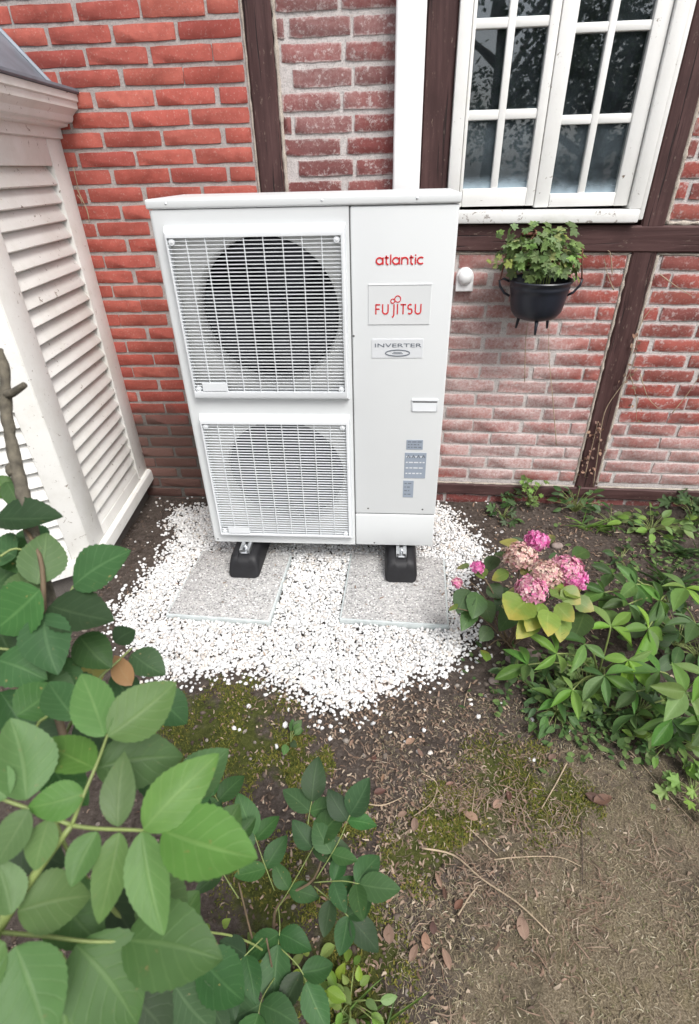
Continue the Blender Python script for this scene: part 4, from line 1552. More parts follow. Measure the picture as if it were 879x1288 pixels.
def kinds(mm, **kw):
    return [leaf_mesh('leaf', M[mm], seed=k, droop=d, fold=f, curl=c, **kw) for k, (d, f, c) in enumerate(((0.10, 0.08, 0.02), (0.18, 0.05, 0.05), (0.05, 0.14, 0.03), (0.24, 0.07, 0.06)))]


L_light = kinds('rose_light', n=26, serr=0.022)
L_mid = kinds('rose_mid', n=24, serr=0.025)
L_dark = kinds('rose_dark', n=22, serr=0.03)
L_yel = kinds('leaf_yellow', n=10)
L_org = kinds('leaf_orange', n=10)
L_lime = kinds('lime', n=8)

# ---- near rose bush at the left
rose = thing('rose_bush', on_z(40, 1150, GZ), 'tall rose bush with large fresh green leaves in the near left corner', 'rose bush')


def px(u, v, d):
    return at_d(u, v, d)


def face_n(p, k=0.55):
    return ((CAM - Vector(p)).normalized() * k + Vector((0, 0, 1)) * (1 - k) + jv(0.22)).normalized()


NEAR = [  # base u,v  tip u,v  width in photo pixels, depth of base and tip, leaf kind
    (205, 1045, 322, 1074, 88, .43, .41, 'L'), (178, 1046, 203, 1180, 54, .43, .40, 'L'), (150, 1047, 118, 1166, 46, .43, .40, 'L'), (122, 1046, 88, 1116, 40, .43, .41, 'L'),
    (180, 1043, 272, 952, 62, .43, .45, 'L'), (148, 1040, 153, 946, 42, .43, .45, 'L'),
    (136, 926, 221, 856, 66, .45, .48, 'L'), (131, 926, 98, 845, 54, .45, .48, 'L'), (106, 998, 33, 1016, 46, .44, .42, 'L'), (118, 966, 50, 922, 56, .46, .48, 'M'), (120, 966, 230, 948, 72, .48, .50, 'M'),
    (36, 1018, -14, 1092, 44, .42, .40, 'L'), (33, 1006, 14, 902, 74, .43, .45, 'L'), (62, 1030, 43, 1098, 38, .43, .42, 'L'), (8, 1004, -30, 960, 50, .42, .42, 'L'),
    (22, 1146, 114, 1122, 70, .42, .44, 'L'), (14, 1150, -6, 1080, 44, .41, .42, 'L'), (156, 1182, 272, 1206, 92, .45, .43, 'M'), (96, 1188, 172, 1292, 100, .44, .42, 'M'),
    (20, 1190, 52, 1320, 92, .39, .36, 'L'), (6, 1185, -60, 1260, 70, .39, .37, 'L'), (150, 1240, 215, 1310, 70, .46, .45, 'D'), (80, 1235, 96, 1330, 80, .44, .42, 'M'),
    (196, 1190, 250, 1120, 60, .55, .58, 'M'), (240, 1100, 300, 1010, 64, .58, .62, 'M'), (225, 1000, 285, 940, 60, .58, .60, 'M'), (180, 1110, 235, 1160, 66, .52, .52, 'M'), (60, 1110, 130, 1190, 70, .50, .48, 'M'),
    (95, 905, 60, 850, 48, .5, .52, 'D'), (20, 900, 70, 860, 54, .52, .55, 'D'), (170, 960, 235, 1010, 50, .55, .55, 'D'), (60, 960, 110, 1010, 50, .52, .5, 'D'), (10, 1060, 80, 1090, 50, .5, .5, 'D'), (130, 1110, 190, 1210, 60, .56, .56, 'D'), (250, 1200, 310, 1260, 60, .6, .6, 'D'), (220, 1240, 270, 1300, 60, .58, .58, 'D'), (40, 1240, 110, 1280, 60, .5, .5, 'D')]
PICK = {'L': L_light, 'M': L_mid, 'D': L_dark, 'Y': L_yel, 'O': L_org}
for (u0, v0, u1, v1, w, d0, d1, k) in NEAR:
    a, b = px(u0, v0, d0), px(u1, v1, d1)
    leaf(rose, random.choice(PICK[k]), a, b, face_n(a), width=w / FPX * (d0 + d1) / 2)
J = px(90, 1038, .435)
rb = Vector(rose.location)
stem(rose, [rb, rb + Vector((0.02, -0.04, 0.35)), px(-60, 1270, .42), px(-5, 1172, .425), px(40, 1105, .43), J], 0.009, 0.0022, 'stem_green', n=8)
stem(rose, [J, px(120, 1042, .435), px(170, 1044, .433), px(207, 1046, .43)], 0.0018, 0.0011, 'stem_green')
stem(rose, [J, px(105, 1000, .44), px(122, 960, .45), px(136, 922, .455)], 0.0018, 0.0011, 'stem_green')
stem(rose, [J, px(50, 1022, .43), px(0, 1004, .425), px(-30, 990, .42)], 0.0018, 0.0013, 'stem_green')
stem(rose, [px(-5, 1172, .425), px(60, 1178, .43), px(110, 1184, .44), px(160, 1184, .45)], 0.0018, 0.0012, 'stem_green')
stem(rose, [rb + Vector((0.01, 0, 0.1)), px(150, 1300, .62), px(185, 1190, .58), px(225, 1070, .58), px(240, 985, .6)], 0.006, 0.0015, 'stem_green')
stem(rose, [px(-60, 1270, .42), px(80, 1260, .47), px(160, 1235, .48)], 0.0025, 0.0012, 'stem_green')
stem(rose, [px(185, 1190, .58), px(130, 1130, .55), px(80, 1060, .52), px(45, 930, .52), px(60, 900, .51)], 0.003, 0.0012, 'stem_green')

# ---- darker rose shoots behind it, in front of the louvred bay
rose2 = thing('rose_bush', on_z(20, 860, GZ), 'dark leaved rose shoots with one orange leaf in front of the white louvred bay', 'rose bush')
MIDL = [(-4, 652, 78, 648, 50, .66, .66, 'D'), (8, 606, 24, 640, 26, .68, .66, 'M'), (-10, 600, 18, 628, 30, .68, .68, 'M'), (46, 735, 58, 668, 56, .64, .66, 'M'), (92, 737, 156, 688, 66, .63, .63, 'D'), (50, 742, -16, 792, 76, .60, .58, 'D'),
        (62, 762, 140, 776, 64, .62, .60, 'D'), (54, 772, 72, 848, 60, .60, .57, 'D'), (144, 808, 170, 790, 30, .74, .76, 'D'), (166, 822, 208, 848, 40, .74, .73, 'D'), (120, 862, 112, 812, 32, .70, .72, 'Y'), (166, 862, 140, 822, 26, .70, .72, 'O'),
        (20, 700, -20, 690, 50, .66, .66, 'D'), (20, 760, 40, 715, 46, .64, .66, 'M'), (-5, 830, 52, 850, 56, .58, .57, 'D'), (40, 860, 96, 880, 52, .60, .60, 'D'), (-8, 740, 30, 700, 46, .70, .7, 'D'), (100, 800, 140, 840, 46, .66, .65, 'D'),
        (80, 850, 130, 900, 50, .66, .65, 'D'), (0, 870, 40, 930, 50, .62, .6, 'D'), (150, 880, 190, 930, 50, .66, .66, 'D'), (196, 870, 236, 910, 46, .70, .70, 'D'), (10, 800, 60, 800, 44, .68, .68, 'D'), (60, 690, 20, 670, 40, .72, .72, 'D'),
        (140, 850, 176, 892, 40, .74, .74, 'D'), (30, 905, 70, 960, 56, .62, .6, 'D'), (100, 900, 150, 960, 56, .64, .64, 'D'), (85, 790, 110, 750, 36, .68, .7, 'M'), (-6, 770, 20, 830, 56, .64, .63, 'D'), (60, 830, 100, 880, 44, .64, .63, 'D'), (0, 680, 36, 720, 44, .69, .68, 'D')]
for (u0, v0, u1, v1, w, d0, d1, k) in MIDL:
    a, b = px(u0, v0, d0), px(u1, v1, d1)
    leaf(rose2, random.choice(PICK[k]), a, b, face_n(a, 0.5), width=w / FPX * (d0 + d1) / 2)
r2 = Vector(rose2.location)
stem(rose2, [r2, r2 + Vector((0.1, -0.1, 0.4)), px(70, 950, .66), px(60, 850, .63), px(55, 765, .63), px(50, 700, .65), px(20, 648, .67), px(-10, 600, .68)], 0.006, 0.0015, 'stem_brown')
stem(rose2, [px(70, 950, .66), px(110, 870, .69), px(150, 830, .72), px(166, 815, .74)], 0.0025, 0.0012, 'stem_green')
stem(rose2, [px(60, 850, .63), px(75, 780, .63), px(92, 737, .63)], 0.002, 0.0012, 'stem_green')
stem(rose2, [px(60, 850, .63), px(20, 820, .6), px(-20, 815, .59)], 0.002, 0.0012, 'stem_green')
stem(rose2, [px(70, 950, .66), px(130, 920, .66), px(200, 872, .70)], 0.002, 0.0012, 'stem_green')
stem(rose2, [px(0, 700, .64), px(20, 690, .65), px(50, 700, .65)], 0.0015, 0.0012, 'stem_green')

# ---- blue-green rose sprigs low in the middle
rose3 = thing('rose_bush', on_z(330, 1200, GZ), 'low rose with dark blue green leaves at the bottom beside the leaf litter', 'rose bush')


def compound(root, pts, pairs, ln, kindset, wr=0.62, dark=None, rr=0.0012, mm='stem_green'):
    """pinnate leaf along pts (world points); ln = leaflet length"""
    P_ = [Vector(p) for p in pts]
    stem(root, P_, rr, rr * 0.7, mm, 'leaf_stalk', 5)

    def along(t):
        s = t * (len(P_) - 1)
        i = min(int(s), len(P_) - 2)
        return P_[i].lerp(P_[i + 1], s - i), (P_[i + 1] - P_[i]).normalized()
    for k in range(pairs):
        t = 0.35 + 0.55 * k / max(1, pairs - 1) if pairs > 1 else 0.7
        p, d = along(t)
        nrm = face_n(p, 0.55)
        s = d.cross(nrm).normalized()
        for sg in (-1, 1):
            dr = (d * random.uniform(0.25, 0.6) + s * sg + jv(0.15)).normalized()
            l_ = ln * random.uniform(0.8, 1.1) * (0.85 + 0.15 * t)
            leaf(root, random.choice(kindset), p, p + dr * l_, face_n(p, 0.55), wr=wr * random.uniform(0.9, 1.1))
    p, d = along(1.0)
    leaf(root, random.choice(kindset), p, p + (d + jv(0.12)).normalized() * ln * 1.15, face_n(p, 0.5), wr=wr)


S3 = [([(345, 1150, 1.04), (372, 1105, 1.02), (398, 1058, 1.02)], 2, 46), ([(398, 1105, 1.0), (425, 1060, 1.0), (440, 1025, 1.0)], 2, 46), ([(385, 1065, 1.03), (388, 1030, 1.05), (392, 1008, 1.06)], 1, 46),
      ([(395, 1110, 1.0), (430, 1108, .98), (452, 1112, .97)], 2, 44), ([(350, 1140, 1.04), (352, 1165, 1.0), (350, 1188, .98)], 1, 52), ([(345, 1120, 1.04), (330, 1080, 1.04), (320, 1050, 1.05)], 2, 46), ([(395, 1115, 1.0), (425, 1140, .97), (440, 1155, .96)], 2, 42),
      ([(300, 1130, .95), (270, 1080, .95), (255, 1040, .96)], 2, 50), ([(330, 1180, .95), (300, 1210, .92), (280, 1230, .9)], 2, 50), ([(350, 1190, .98), (375, 1215, .95), (385, 1235, .94)], 1, 46), ([(300, 1100, 1.0), (290, 1040, 1.02), (270, 1000, 1.03)], 2, 46), ([(345, 1230, .95), (330, 1255, .92), (325, 1275, .9)], 1, 54), ([(230, 1120, .85), (215, 1070, .86), (235, 1020, .88)], 2, 56), ([(280, 1240, .9), (260, 1270, .86), (250, 1290, .84)], 2, 50)]
for pts, pr, ln in S3:
    d_ = pts[0][2]
    compound(rose3, [px(*p) for p in pts], pr, ln / FPX * d_, L_dark)
r3 = Vector(rose3.location)
stem(rose3, [r3, px(345, 1210, 1.04), px(345, 1150, 1.04), px(365, 1125, 1.03), px(395, 1105, 1.01), px(410, 1060, 1.01)], 0.004, 0.0018, 'stem_brown')
stem(rose3, [r3, px(320, 1190, 1.0), px(300, 1110, .98)], 0.003, 0.0015, 'stem_brown')
stem(rose3, [r3, px(300, 1230, .95), px(250, 1180, .88), px(230, 1120, .85)], 0.003, 0.0015, 'stem_brown')
stem(rose3, [px(345, 1210, 1.04), px(345, 1230, .97), px(335, 1180, .95)], 0.002, 0.0015, 'stem_brown')

# ---- bindweed with pale leaves
vine = thing('bindweed', on_z(400, 1240, GZ), 'thin yellow green bindweed trailing beneath the dark rose leaves', 'vine')
vl = [(230, 1163, .9), (262, 1172, .92), (295, 1178, .95), (330, 1195, .98), (350, 1222, 1.0), (380, 1250, 1.02), (415, 1285, 1.05)]
stem(vine, [px(*p) for p in vl], 0.0022, 0.0018, 'stem_green')
stem(vine, [px(330, 1195, .98), px(350, 1245, 1.02), px(365, 1300, 1.05)], 0.0018, 0.0012, 'stem_green')
stem(vine, [px(430, 1185, 1.25), px(418, 1235, 1.2), px(405, 1290, 1.15)], 0.0018, 0.0012, 'stem_green')
for _ in range(34):
    u, v, d = random.choice(vl)
    u, v = (u + random.uniform(-25, 25), v + random.uniform(-25, 25)) if random.random() < 0.4 else (random.uniform(360, 470), random.uniform(1185, 1290))
    p = px(u, v, min(d + 0.1, 1.16))
    p.z = max(p.z, GZ + 0.02)
    leaf(vine, random.choice(L_lime), p, p + (jv(1.0) + Vector((0, 0, 0.1))).normalized() * random.uniform(0.02, 0.042), face_n(p, 0.5), wr=0.6)

# ---- woody stem with a cut stub
wood = thing('woody_stem', on_z(60, 900, GZ), 'bare lichen covered woody stem with a short side stub before the white louvres', 'branch')
wp = [px(-3, 440, .70), px(6, 475, .70), px(8, 520, .70), px(16, 565, .69), px(24, 600, .68), px(33, 640, .67), px(52, 720, .68), px(80, 830, .75)]
wb = Vector(wood.location)
mm_ = MB()
pts_ = list(reversed(wp))
full_ = [wb, wb.lerp(pts_[0], 0.5) + Vector((0.02, 0, 0))] + pts_
o = stem(wood, full_, 0.0095, 0.0068, 'bark', 'trunk', 10, 5)
for v in o.data.vertices:
    c = v.co
    k = 0.0016 * noise.noise((c.x * 90, c.y * 90, c.z * 60))
    v.co = c + Vector((k, k, 0))
stem(wood, [px(8, 496, .70), px(16, 494, .69), px(31, 484, .68)], 0.0065, 0.004, 'bark', 'side_stub', 8)
stem(wood, [px(6, 505, .70), px(-4, 508, .70), px(-14, 512, .70)], 0.006, 0.005, 'bark', 'side_stub', 8)
stem(wood, [px(18, 585, .685), px(12, 590, .68), px(14, 597, .675)], 0.007, 0.004, 'bark', 'side_stub', 8)

# ------------------------------------------------------------------ motion sensor and hanging pot on the wall
se = thing('wall_sensor', (0.550, WY, 0.908), 'small white domed sensor on the brick wall beside the heat pump', 'sensor')
s = MB()
outl = [(-0.027, -0.034), (0.027, -0.034)] + [(0.027 * math.cos(a), 0.008 + 0.027 * math.sin(a)) for a in np.linspace(0, math.pi, 13)]
n_ = len(outl)
for (y_, k) in ((0.0, 1.0), (-0.020, 1.0), (-0.023, 0.93)):
    s.v += [(x * k, y_, z * k) for x, z in outl]
for r_ in range(2):
    for i in range(n_):
        k = (i + 1) % n_
        s.f.append((r_ * n_ + i, r_ * n_ + k, (r_ + 1) * n_ + k, (r_ + 1) * n_ + i))
s.f.append(tuple(2 * n_ + i for i in range(n_)))
s.v = [(x * 1.25, y, z * 1.25) for x, y, z in s.v]
s.build('sensor_body', M['sensor'], se, smooth=40)
s = MB()
s.lathe([(0.0235 * math.cos(a), -0.021 - 0.022 * math.sin(a)) for a in np.linspace(0, math.pi / 2 - 0.02, 8)] + [(0.0, -0.043)], 24, (0, 0, 0.008), 'y')
s.v = [(x * 1.25, y, z * 1.25) for x, y, z in s.v]
s.build('sensor_dome', M['sensor'], se, smooth='all')

pc = on_y(680, 352, 0.425)
pc = Vector((pc.x, 0.425, pc.z))
pot = thing('hanging_pot', (pc.x, pc.y, pc.z - 0.15), 'black cauldron shaped flower pot hanging on the brick wall under the window', 'flower pot')
R0 = 0.113
s = MB()
s.lathe([(0.0, -0.142), (0.045, -0.140), (0.078, -0.128), (0.092, -0.108), (0.098, -0.080), (0.103, -0.045), (0.106, -0.030), (0.1075, -0.028), (0.109, -0.022), (0.1075, -0.017), (0.108, -0.012), (0.114, -0.004), (0.1165, 0.0), (0.114, 0.004), (0.108, 0.0), (0.103, -0.01), (0.098, -0.04), (0.0, -0.045)], 40)
o = s.build('pot_body', M['pot'], smooth=50)
o.matrix_basis = Matrix.Translation(pc)
adopt(pot, o)
s = MB()
for k in range(3):
    a = math.radians(-95 + 120 * k)
    s = MB()
    x, y_ = 0.060 * math.cos(a), 0.060 * math.sin(a)
    s.tube([(x, y_, -0.128), (x * 1.08, y_ * 1.08, -0.158), (x * 1.14, y_ * 1.14, -0.182)], [0.008, 0.006, 0.0045], 8)
    o = s.build('pot_leg', M['pot'], smooth='all')
    o.matrix_basis = Matrix.Translation(pc)
    adopt(pot, o)
for sg in (-1, 1):
    s = MB()
    s.tube([(sg * 0.106, 0, -0.055), (sg * 0.126, 0, -0.045), (sg * 0.146, 0, -0.020), (sg * 0.150, 0, 0.0), (sg * 0.135, 0, 0.006), (sg * 0.113, 0, -0.004)], 0.0045, 8)
    o = s.build('pot_ear', M['pot'], smooth='all')
    o.matrix_basis = Matrix.Translation(pc)
    adopt(pot, o)
s = MB()
hy = WY - 0.02
hk = on_y(672, 293, hy)
s.tube([(pc.x - 0.148, pc.y, pc.z), (pc.x - 0.13, pc.y + 0.02, pc.z + 0.10), (pc.x - 0.05, hy - 0.04, hk.z - 0.03), (hk.x, hy - 0.02, hk.z), (pc.x + 0.06, hy - 0.04, hk.z - 0.03), (pc.x + 0.135, pc.y + 0.02, pc.z + 0.10), (pc.x + 0.148, pc.y, pc.z)], 0.003, 8)
adopt(pot, s.build('bail_handle', M['rust'], smooth='all'))
s = MB()
s.tube([(hk.x - 0.045, hy + 0.002, hk.z - 0.004), (hk.x + 0.005, hy + 0.002, hk.z - 0.003)], 0.0055, 8)
s.tube([(hk.x, WY, hk.z + 0.006), (hk.x, hy - 0.022, hk.z + 0.008), (hk.x, hy - 0.034, hk.z + 0.0), (hk.x, hy - 0.028, hk.z - 0.012), (hk.x, hy - 0.014, hk.z - 0.008)], 0.004, 8)
hook = s.build('wall_hook', M['rust'], smooth='all')
tag(hook, 'rusty iron hook fixed to the dark timber rail above the pot', 'hook')

ger = thing('geranium', (pc.x, pc.y, pc.z - 0.05), 'bushy pale green geranium growing in the hanging black pot', 'potted plant')
G1 = [lobed_mesh('leaf', M['gera'], 5, 0.42, k) for k in range(4)]
G2 = [lobed_mesh('leaf', M['gera_pale'], 5, 0.42, k + 9) for k in range(3)]
gc = Vector((pc.x - 0.004, pc.y + 0.005, pc.z + 0.065))
for k in range(230):
    a, b = random.uniform(0, 2 * math.pi), math.acos(random.uniform(-0.35, 1))
    dr = Vector((math.sin(b) * math.cos(a), math.sin(b) * math.sin(a), math.cos(b)))
    r_ = 0.115 * random.uniform(0.55, 1.05)
    lump = 1 + 0.28 * noise.noise(dr * 1.9 + Vector((3, 1, 7)))
    p = gc + Vector((dr.x * r_ * 1.12 * lump, dr.y * r_ * 0.95, dr.z * r_ * 1.05 * lump))
    if p.y > WY - 0.025:
        p.y = WY - 0.025 - random.uniform(0, 0.02)
    if p.z < pc.z + 0.005 and (p - pc).xy.length < 0.118:
        p.z = pc.z + 0.01
    nrm = (dr * 0.6 + Vector((0, -0.3, 0.6)) + jv(0.5)).normalized()
    t_ = (dr + jv(0.8))
    t_ = (t_ - nrm * t_.dot(nrm)).normalized()
    l_ = random.uniform(0.030, 0.052)
    leaf(ger, random.choice(G2 if random.random() < 0.16 else G1), p, p + t_ * l_, nrm, wr=1.0)
for k in range(26):
    a = random.uniform(0, 6.28)
    e = gc + Vector((math.cos(a) * 0.09, math.sin(a) * 0.07, random.uniform(-0.02, 0.08)))
    stem(ger, [pc + Vector((math.cos(a) * 0.03, math.sin(a) * 0.03, -0.045)), pc.lerp(e, 0.5) + Vector((0, 0, 0.02)), e], 0.0022, 0.0012, 'stem_green')
e0, e1 = on_y(650, 334, 0.40), on_y(618, 330, 0.42)
stem(ger, [pc + Vector((-0.05, 0, 0)), e0, e1], 0.0014, 0.001, 'stem_green')
for k in range(6):
    p = Vector(e0).lerp(e1, random.uniform(0.2, 1.05)) + jv(0.012)
    leaf(ger, random.choice(G2), p, p + jv(1).normalized() * 0.026, face_n(p), wr=1.0)
for (u, v) in ((630, 300), (640, 292), (636, 310), (650, 305), (628, 318), (645, 318)):
    p = on_y(u, v, 0.43)
    for q in range(2):
        p2 = Vector(p) + jv(0.012)
        leaf(ger, random.choice(G1), p2, p2 + jv(1).normalized() * 0.034, face_n(p2), wr=1.0)

# ------------------------------------------------------------------ hydrangea
hyd = thing('hydrangea', on_z(640, 815, GZ), 'small hydrangea with pink and fading flower heads beside the white gravel', 'hydrangea')
hb = Vector(hyd.location)
L_hyd = kinds('hyd_leaf', n=10, serr=0.03)
L_hydd = kinds('hyd_leaf_dark', n=10, serr=0.03)


def floret_head(c, r, n, mm, flat=0.8):
    m_ = MB()
    c = Vector(c)
    for k in range(n):
        a, b = random.uniform(0, 6.283), math.acos(random.uniform(-0.5, 1))
        dr = Vector((math.sin(b) * math.cos(a), math.sin(b) * math.sin(a), math.cos(b) * flat))
        p = c + dr * r * random.uniform(0.78, 1.05) * (1 + 0.2 * noise.noise(dr * 2.5 + c * 30))
        nrm = (dr + jv(0.5)).normalized()
        x = nrm.cross(Vector((0.3, 0.5, 0.8))).normalized()
        y_ = nrm.cross(x)
        s_ = random.uniform(0.0070, 0.0115)
        ph = random.uniform(0, 1.57)
        for q in range(4):
            aa = ph + q * math.pi / 2
            e = x * math.cos(aa) + y_ * math.sin(aa)
            f_ = x * -math.sin(aa) + y_ * math.cos(aa)
            m_.add([p, p + (e * 0.6 + f_ * 0.5) * s_ + nrm * 0.0012, p + e * 1.15 * s_ + nrm * random.uniform(-0.002, 0.003), p + (e * 0.6 - f_ * 0.5) * s_ + nrm * 0.0012], [(0, 1, 2, 3)])
    return adopt(hyd, m_.build('flower_head', M[mm]))


def px_h(u, v, z):
    return on_z(u, v, z)


HEADS = [(676, 680, .19, .024, 90, 'petal_hot', 'bright pink flower head'), (668, 742, .18, .031, 120, 'petal_mix', 'pink flower head'), (712, 716, .18, .034, 130, 'petal_mix', None), (722, 728, .16, .028, 90, 'petal_hot', None), (654, 700, .18, .034, 130, 'petal_dry', 'faded cream flower head'), (686, 722, .19, .032, 130, 'petal_dry', 'faded cream flower head'), (600, 714, .14, .014, 30, 'petal_hot', None), (575, 733, .12, .010, 18, 'petal_mix', None)]
for (u, v, z, r, n, mm, lab) in HEADS:
    c = px_h(u, v, z)
    o = floret_head(c, r * 1.5, int(n * 1.9), mm)
    if lab:
        tag(o, lab)
    stem(hyd, [hb + jv(0.02) * Vector((1, 1, 0)).length * 0.3, hb.lerp(c, 0.5) + Vector((0, 0, 0.05)), c], 0.003, 0.0018, 'stem_brown')
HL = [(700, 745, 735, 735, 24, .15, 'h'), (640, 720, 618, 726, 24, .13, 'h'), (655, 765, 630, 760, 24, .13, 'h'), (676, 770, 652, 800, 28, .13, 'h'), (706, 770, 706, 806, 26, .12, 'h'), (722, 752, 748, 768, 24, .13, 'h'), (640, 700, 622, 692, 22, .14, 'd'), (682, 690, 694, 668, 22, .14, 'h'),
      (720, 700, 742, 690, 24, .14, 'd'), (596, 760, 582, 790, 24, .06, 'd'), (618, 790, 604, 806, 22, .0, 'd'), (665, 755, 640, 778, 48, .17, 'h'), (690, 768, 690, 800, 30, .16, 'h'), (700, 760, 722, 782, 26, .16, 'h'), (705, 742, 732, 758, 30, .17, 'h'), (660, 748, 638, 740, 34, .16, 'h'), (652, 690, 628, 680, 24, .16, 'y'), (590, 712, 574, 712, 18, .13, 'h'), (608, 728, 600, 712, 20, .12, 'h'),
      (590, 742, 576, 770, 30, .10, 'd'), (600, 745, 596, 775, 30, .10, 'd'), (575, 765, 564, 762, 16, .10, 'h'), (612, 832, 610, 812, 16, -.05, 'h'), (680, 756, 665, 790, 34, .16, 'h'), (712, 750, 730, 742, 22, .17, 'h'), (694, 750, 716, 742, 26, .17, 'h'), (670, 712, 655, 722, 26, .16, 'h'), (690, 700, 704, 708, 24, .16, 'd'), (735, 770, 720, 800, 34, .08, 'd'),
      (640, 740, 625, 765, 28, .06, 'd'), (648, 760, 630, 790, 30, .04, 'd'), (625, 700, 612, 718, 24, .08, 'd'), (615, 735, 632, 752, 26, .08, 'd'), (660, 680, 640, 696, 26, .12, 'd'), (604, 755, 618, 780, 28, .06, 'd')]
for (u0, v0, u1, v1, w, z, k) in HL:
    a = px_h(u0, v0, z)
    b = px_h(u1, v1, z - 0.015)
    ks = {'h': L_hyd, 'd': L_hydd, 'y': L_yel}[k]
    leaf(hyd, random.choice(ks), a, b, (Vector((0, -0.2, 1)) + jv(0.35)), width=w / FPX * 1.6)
for (u, v, z) in ((590, 730, .1), (575, 765, .10), (612, 815, -.06), (640, 745, .12), (700, 765, .14), (730, 770, .07)):
    c = px_h(u, v, z)
    stem(hyd, [hb + Vector((random.uniform(-0.03, 0.03), random.uniform(-0.03, 0.03), 0)), hb.lerp(c, 0.55) + Vector((0, 0, 0.04)), c], 0.0026, 0.0014, 'stem_brown')

# ------------------------------------------------------------------ hellebores
L_hel = [leaf_mesh('leaflet', M['hell'], 'obov' if q % 2 else 'lance', 10, f, d, curl=c, seed=q) for q, (f, d, c) in enumerate(((0.12, 0.12, 0.03), (0.2, 0.2, 0.06), (0.08, 0.28, 0.04), (0.16, 0.05, 0.05)))]
L_helb = [leaf_mesh('leaflet', M['hell_bright'], 'obov' if q % 2 else 'lance', 10, f, d, curl=c, seed=q) for q, (f, d, c) in enumerate(((0.12, 0.12, 0.03), (0.2, 0.2, 0.06), (0.1, 0.25, 0.04)))]


def palmate(root, crown, base, tilt_n, ln, nleaf, ks, spread=210, name='leaf'):
    base = Vector(base)
    crown = Vector(crown)
    st = stem(root, [crown, crown.lerp(base, 0.6) + Vector((0, 0, 0.03)), base], 0.0035, 0.0022, 'stem_green', 'leaf_stalk')
    nrm = Vector(tilt_n).normalized()
    out = (base - crown)
    out.z = 0
    out = (out + jv(0.02)).normalized() if out.length > 0.01 else Vector((1, 0, 0))
    x = (out - nrm * out.dot(nrm)).normalized()
    y_ = nrm.cross(x)
    for k in range(nleaf):
        a = math.radians(-spread / 2 + spread * k / (nleaf - 1) + random.uniform(-15, 15))
        d = x * math.cos(a) + y_ * math.sin(a)
        l_ = 1.18 * ln * (1 - 0.35 * abs(2 * k / (nleaf - 1) - 1)) * random.uniform(0.75, 1.15)
        o = link('leaflet', random.choice(ks), None, frame(base, base + d * l_ + nrm * random.uniform(-0.03, 0.03), nrm + jv(0.35), wr=random.uniform(0.26, 0.46)))
        o.parent = st
        o.matrix_basis = Matrix.Translation(-Vector(root.location)) @ o.matrix_basis
        o.matrix_basis = st.matrix_basis.inverted() @ o.matrix_basis


HELL = [((752, 850), 'hellebore with fresh bright green fingered leaves in front of the hydrangea', [(768, 788, .10, .10, 7, 'b'), (664, 836, .02, .085, 5, 'd'), (700, 822, .08, .11, 7, 'b'), (735, 810, .10, .095, 6, 'd'), (760, 850, .05, .10, 7, 'd'), (720, 868, .0, .08, 6, 'd'), (790, 830, .08, .10, 6, 'b'), (700, 880, -.04, .07, 5, 'd')]),
        ((840, 760), 'dark green hellebore clump behind the bright one at the right', [(800, 735, .08, .10, 6, 'd'), (830, 755, .1, .11, 7, 'd'), (770, 722, .04, .085, 6, 'd'), (862, 740, .1, .10, 6, 'd'), (815, 790, .08, .11, 7, 'd'), (875, 785, .1, .10, 6, 'd'), (790, 760, .08, .09, 6, 'd'), (760, 745, .05, .08, 5, 'd')]),
        ((850, 880), 'hellebore at the right edge with broad mid green leaves low over the soil', [(830, 845, .08, .10, 6, 'd'), (862, 870, .10, .10, 6, 'b'), (800, 870, .04, .09, 6, 'd'), (845, 905, .04, .09, 6, 'd'), (890, 850, .1, .11, 7, 'd'), (800, 900, .0, .07, 6, 'd'), (890, 905, .06, .09, 5, 'd')])]
for (cpx, lab, lvs) in HELL:
    root = thing('hellebore', on_z(*cpx, GZ), lab, 'hellebore', 'hellebores on the right')
    for (u, v, z, ln, nl, k) in lvs:
        p = on_z(u, v, z - 0.03)
        palmate(root, root.location, p, Vector((0, -0.25, 1)) + jv(0.5), ln, random.choice((4, 5, 5, 6)), L_helb if k == 'b' or random.random() < 0.25 else L_hel)

# ------------------------------------------------------------------ weeds along the wall and at the edges
W1 = [lobed_mesh('leaf', M['weed'], 5, 0.5, k) for k in range(3)]
W2 = [lobed_mesh('leaf', M['weed_bright'], 5, 0.45, k + 5) for k in range(3)]
L_weed = kinds('weed', n=8)
L_weedb = kinds('weed_bright', n=8)
L_blade = [leaf_mesh('blade', M['weed_bright'], 'blade', 8, 0.1, d, seed=k) for k, d in enumerate((0.2, 0.5, 0.35))]
L_bladed = [leaf_mesh('blade', M['weed'], 'blade', 8, 0.1, d, seed=k) for k, d in enumerate((0.2, 0.5, 0.35))]


def weed(base, lab, h, spread, n, ks, size, wr=1.0, name='weed', up=0.6, cat='weed'):
    base = Vector(base)
    root = thing(name, base, lab, cat)
    for k in range(n):
        a = random.uniform(0, 6.283)
        e = base + Vector((math.cos(a) * spread * random.uniform(0.15, 1), math.sin(a) * spread * random.uniform(0.15, 1), h * random.uniform(0.25, 1)))
        e.y = min(e.y, WY - 0.03)
        stem(root, [base, base.lerp(e, 0.5) + Vector((0, 0, h * 0.15)), e], 0.0016, 0.0009, 'stem_green', n=5, sub=3)
        dr = (Vector((math.cos(a), math.sin(a), 0.1)) + jv(0.5)).normalized()
        leaf(root, random.choice(ks), e, e + dr * size * random.uniform(0.7, 1.15), Vector((0, -0.3, up)) + jv(0.4), wr=wr)
    return root


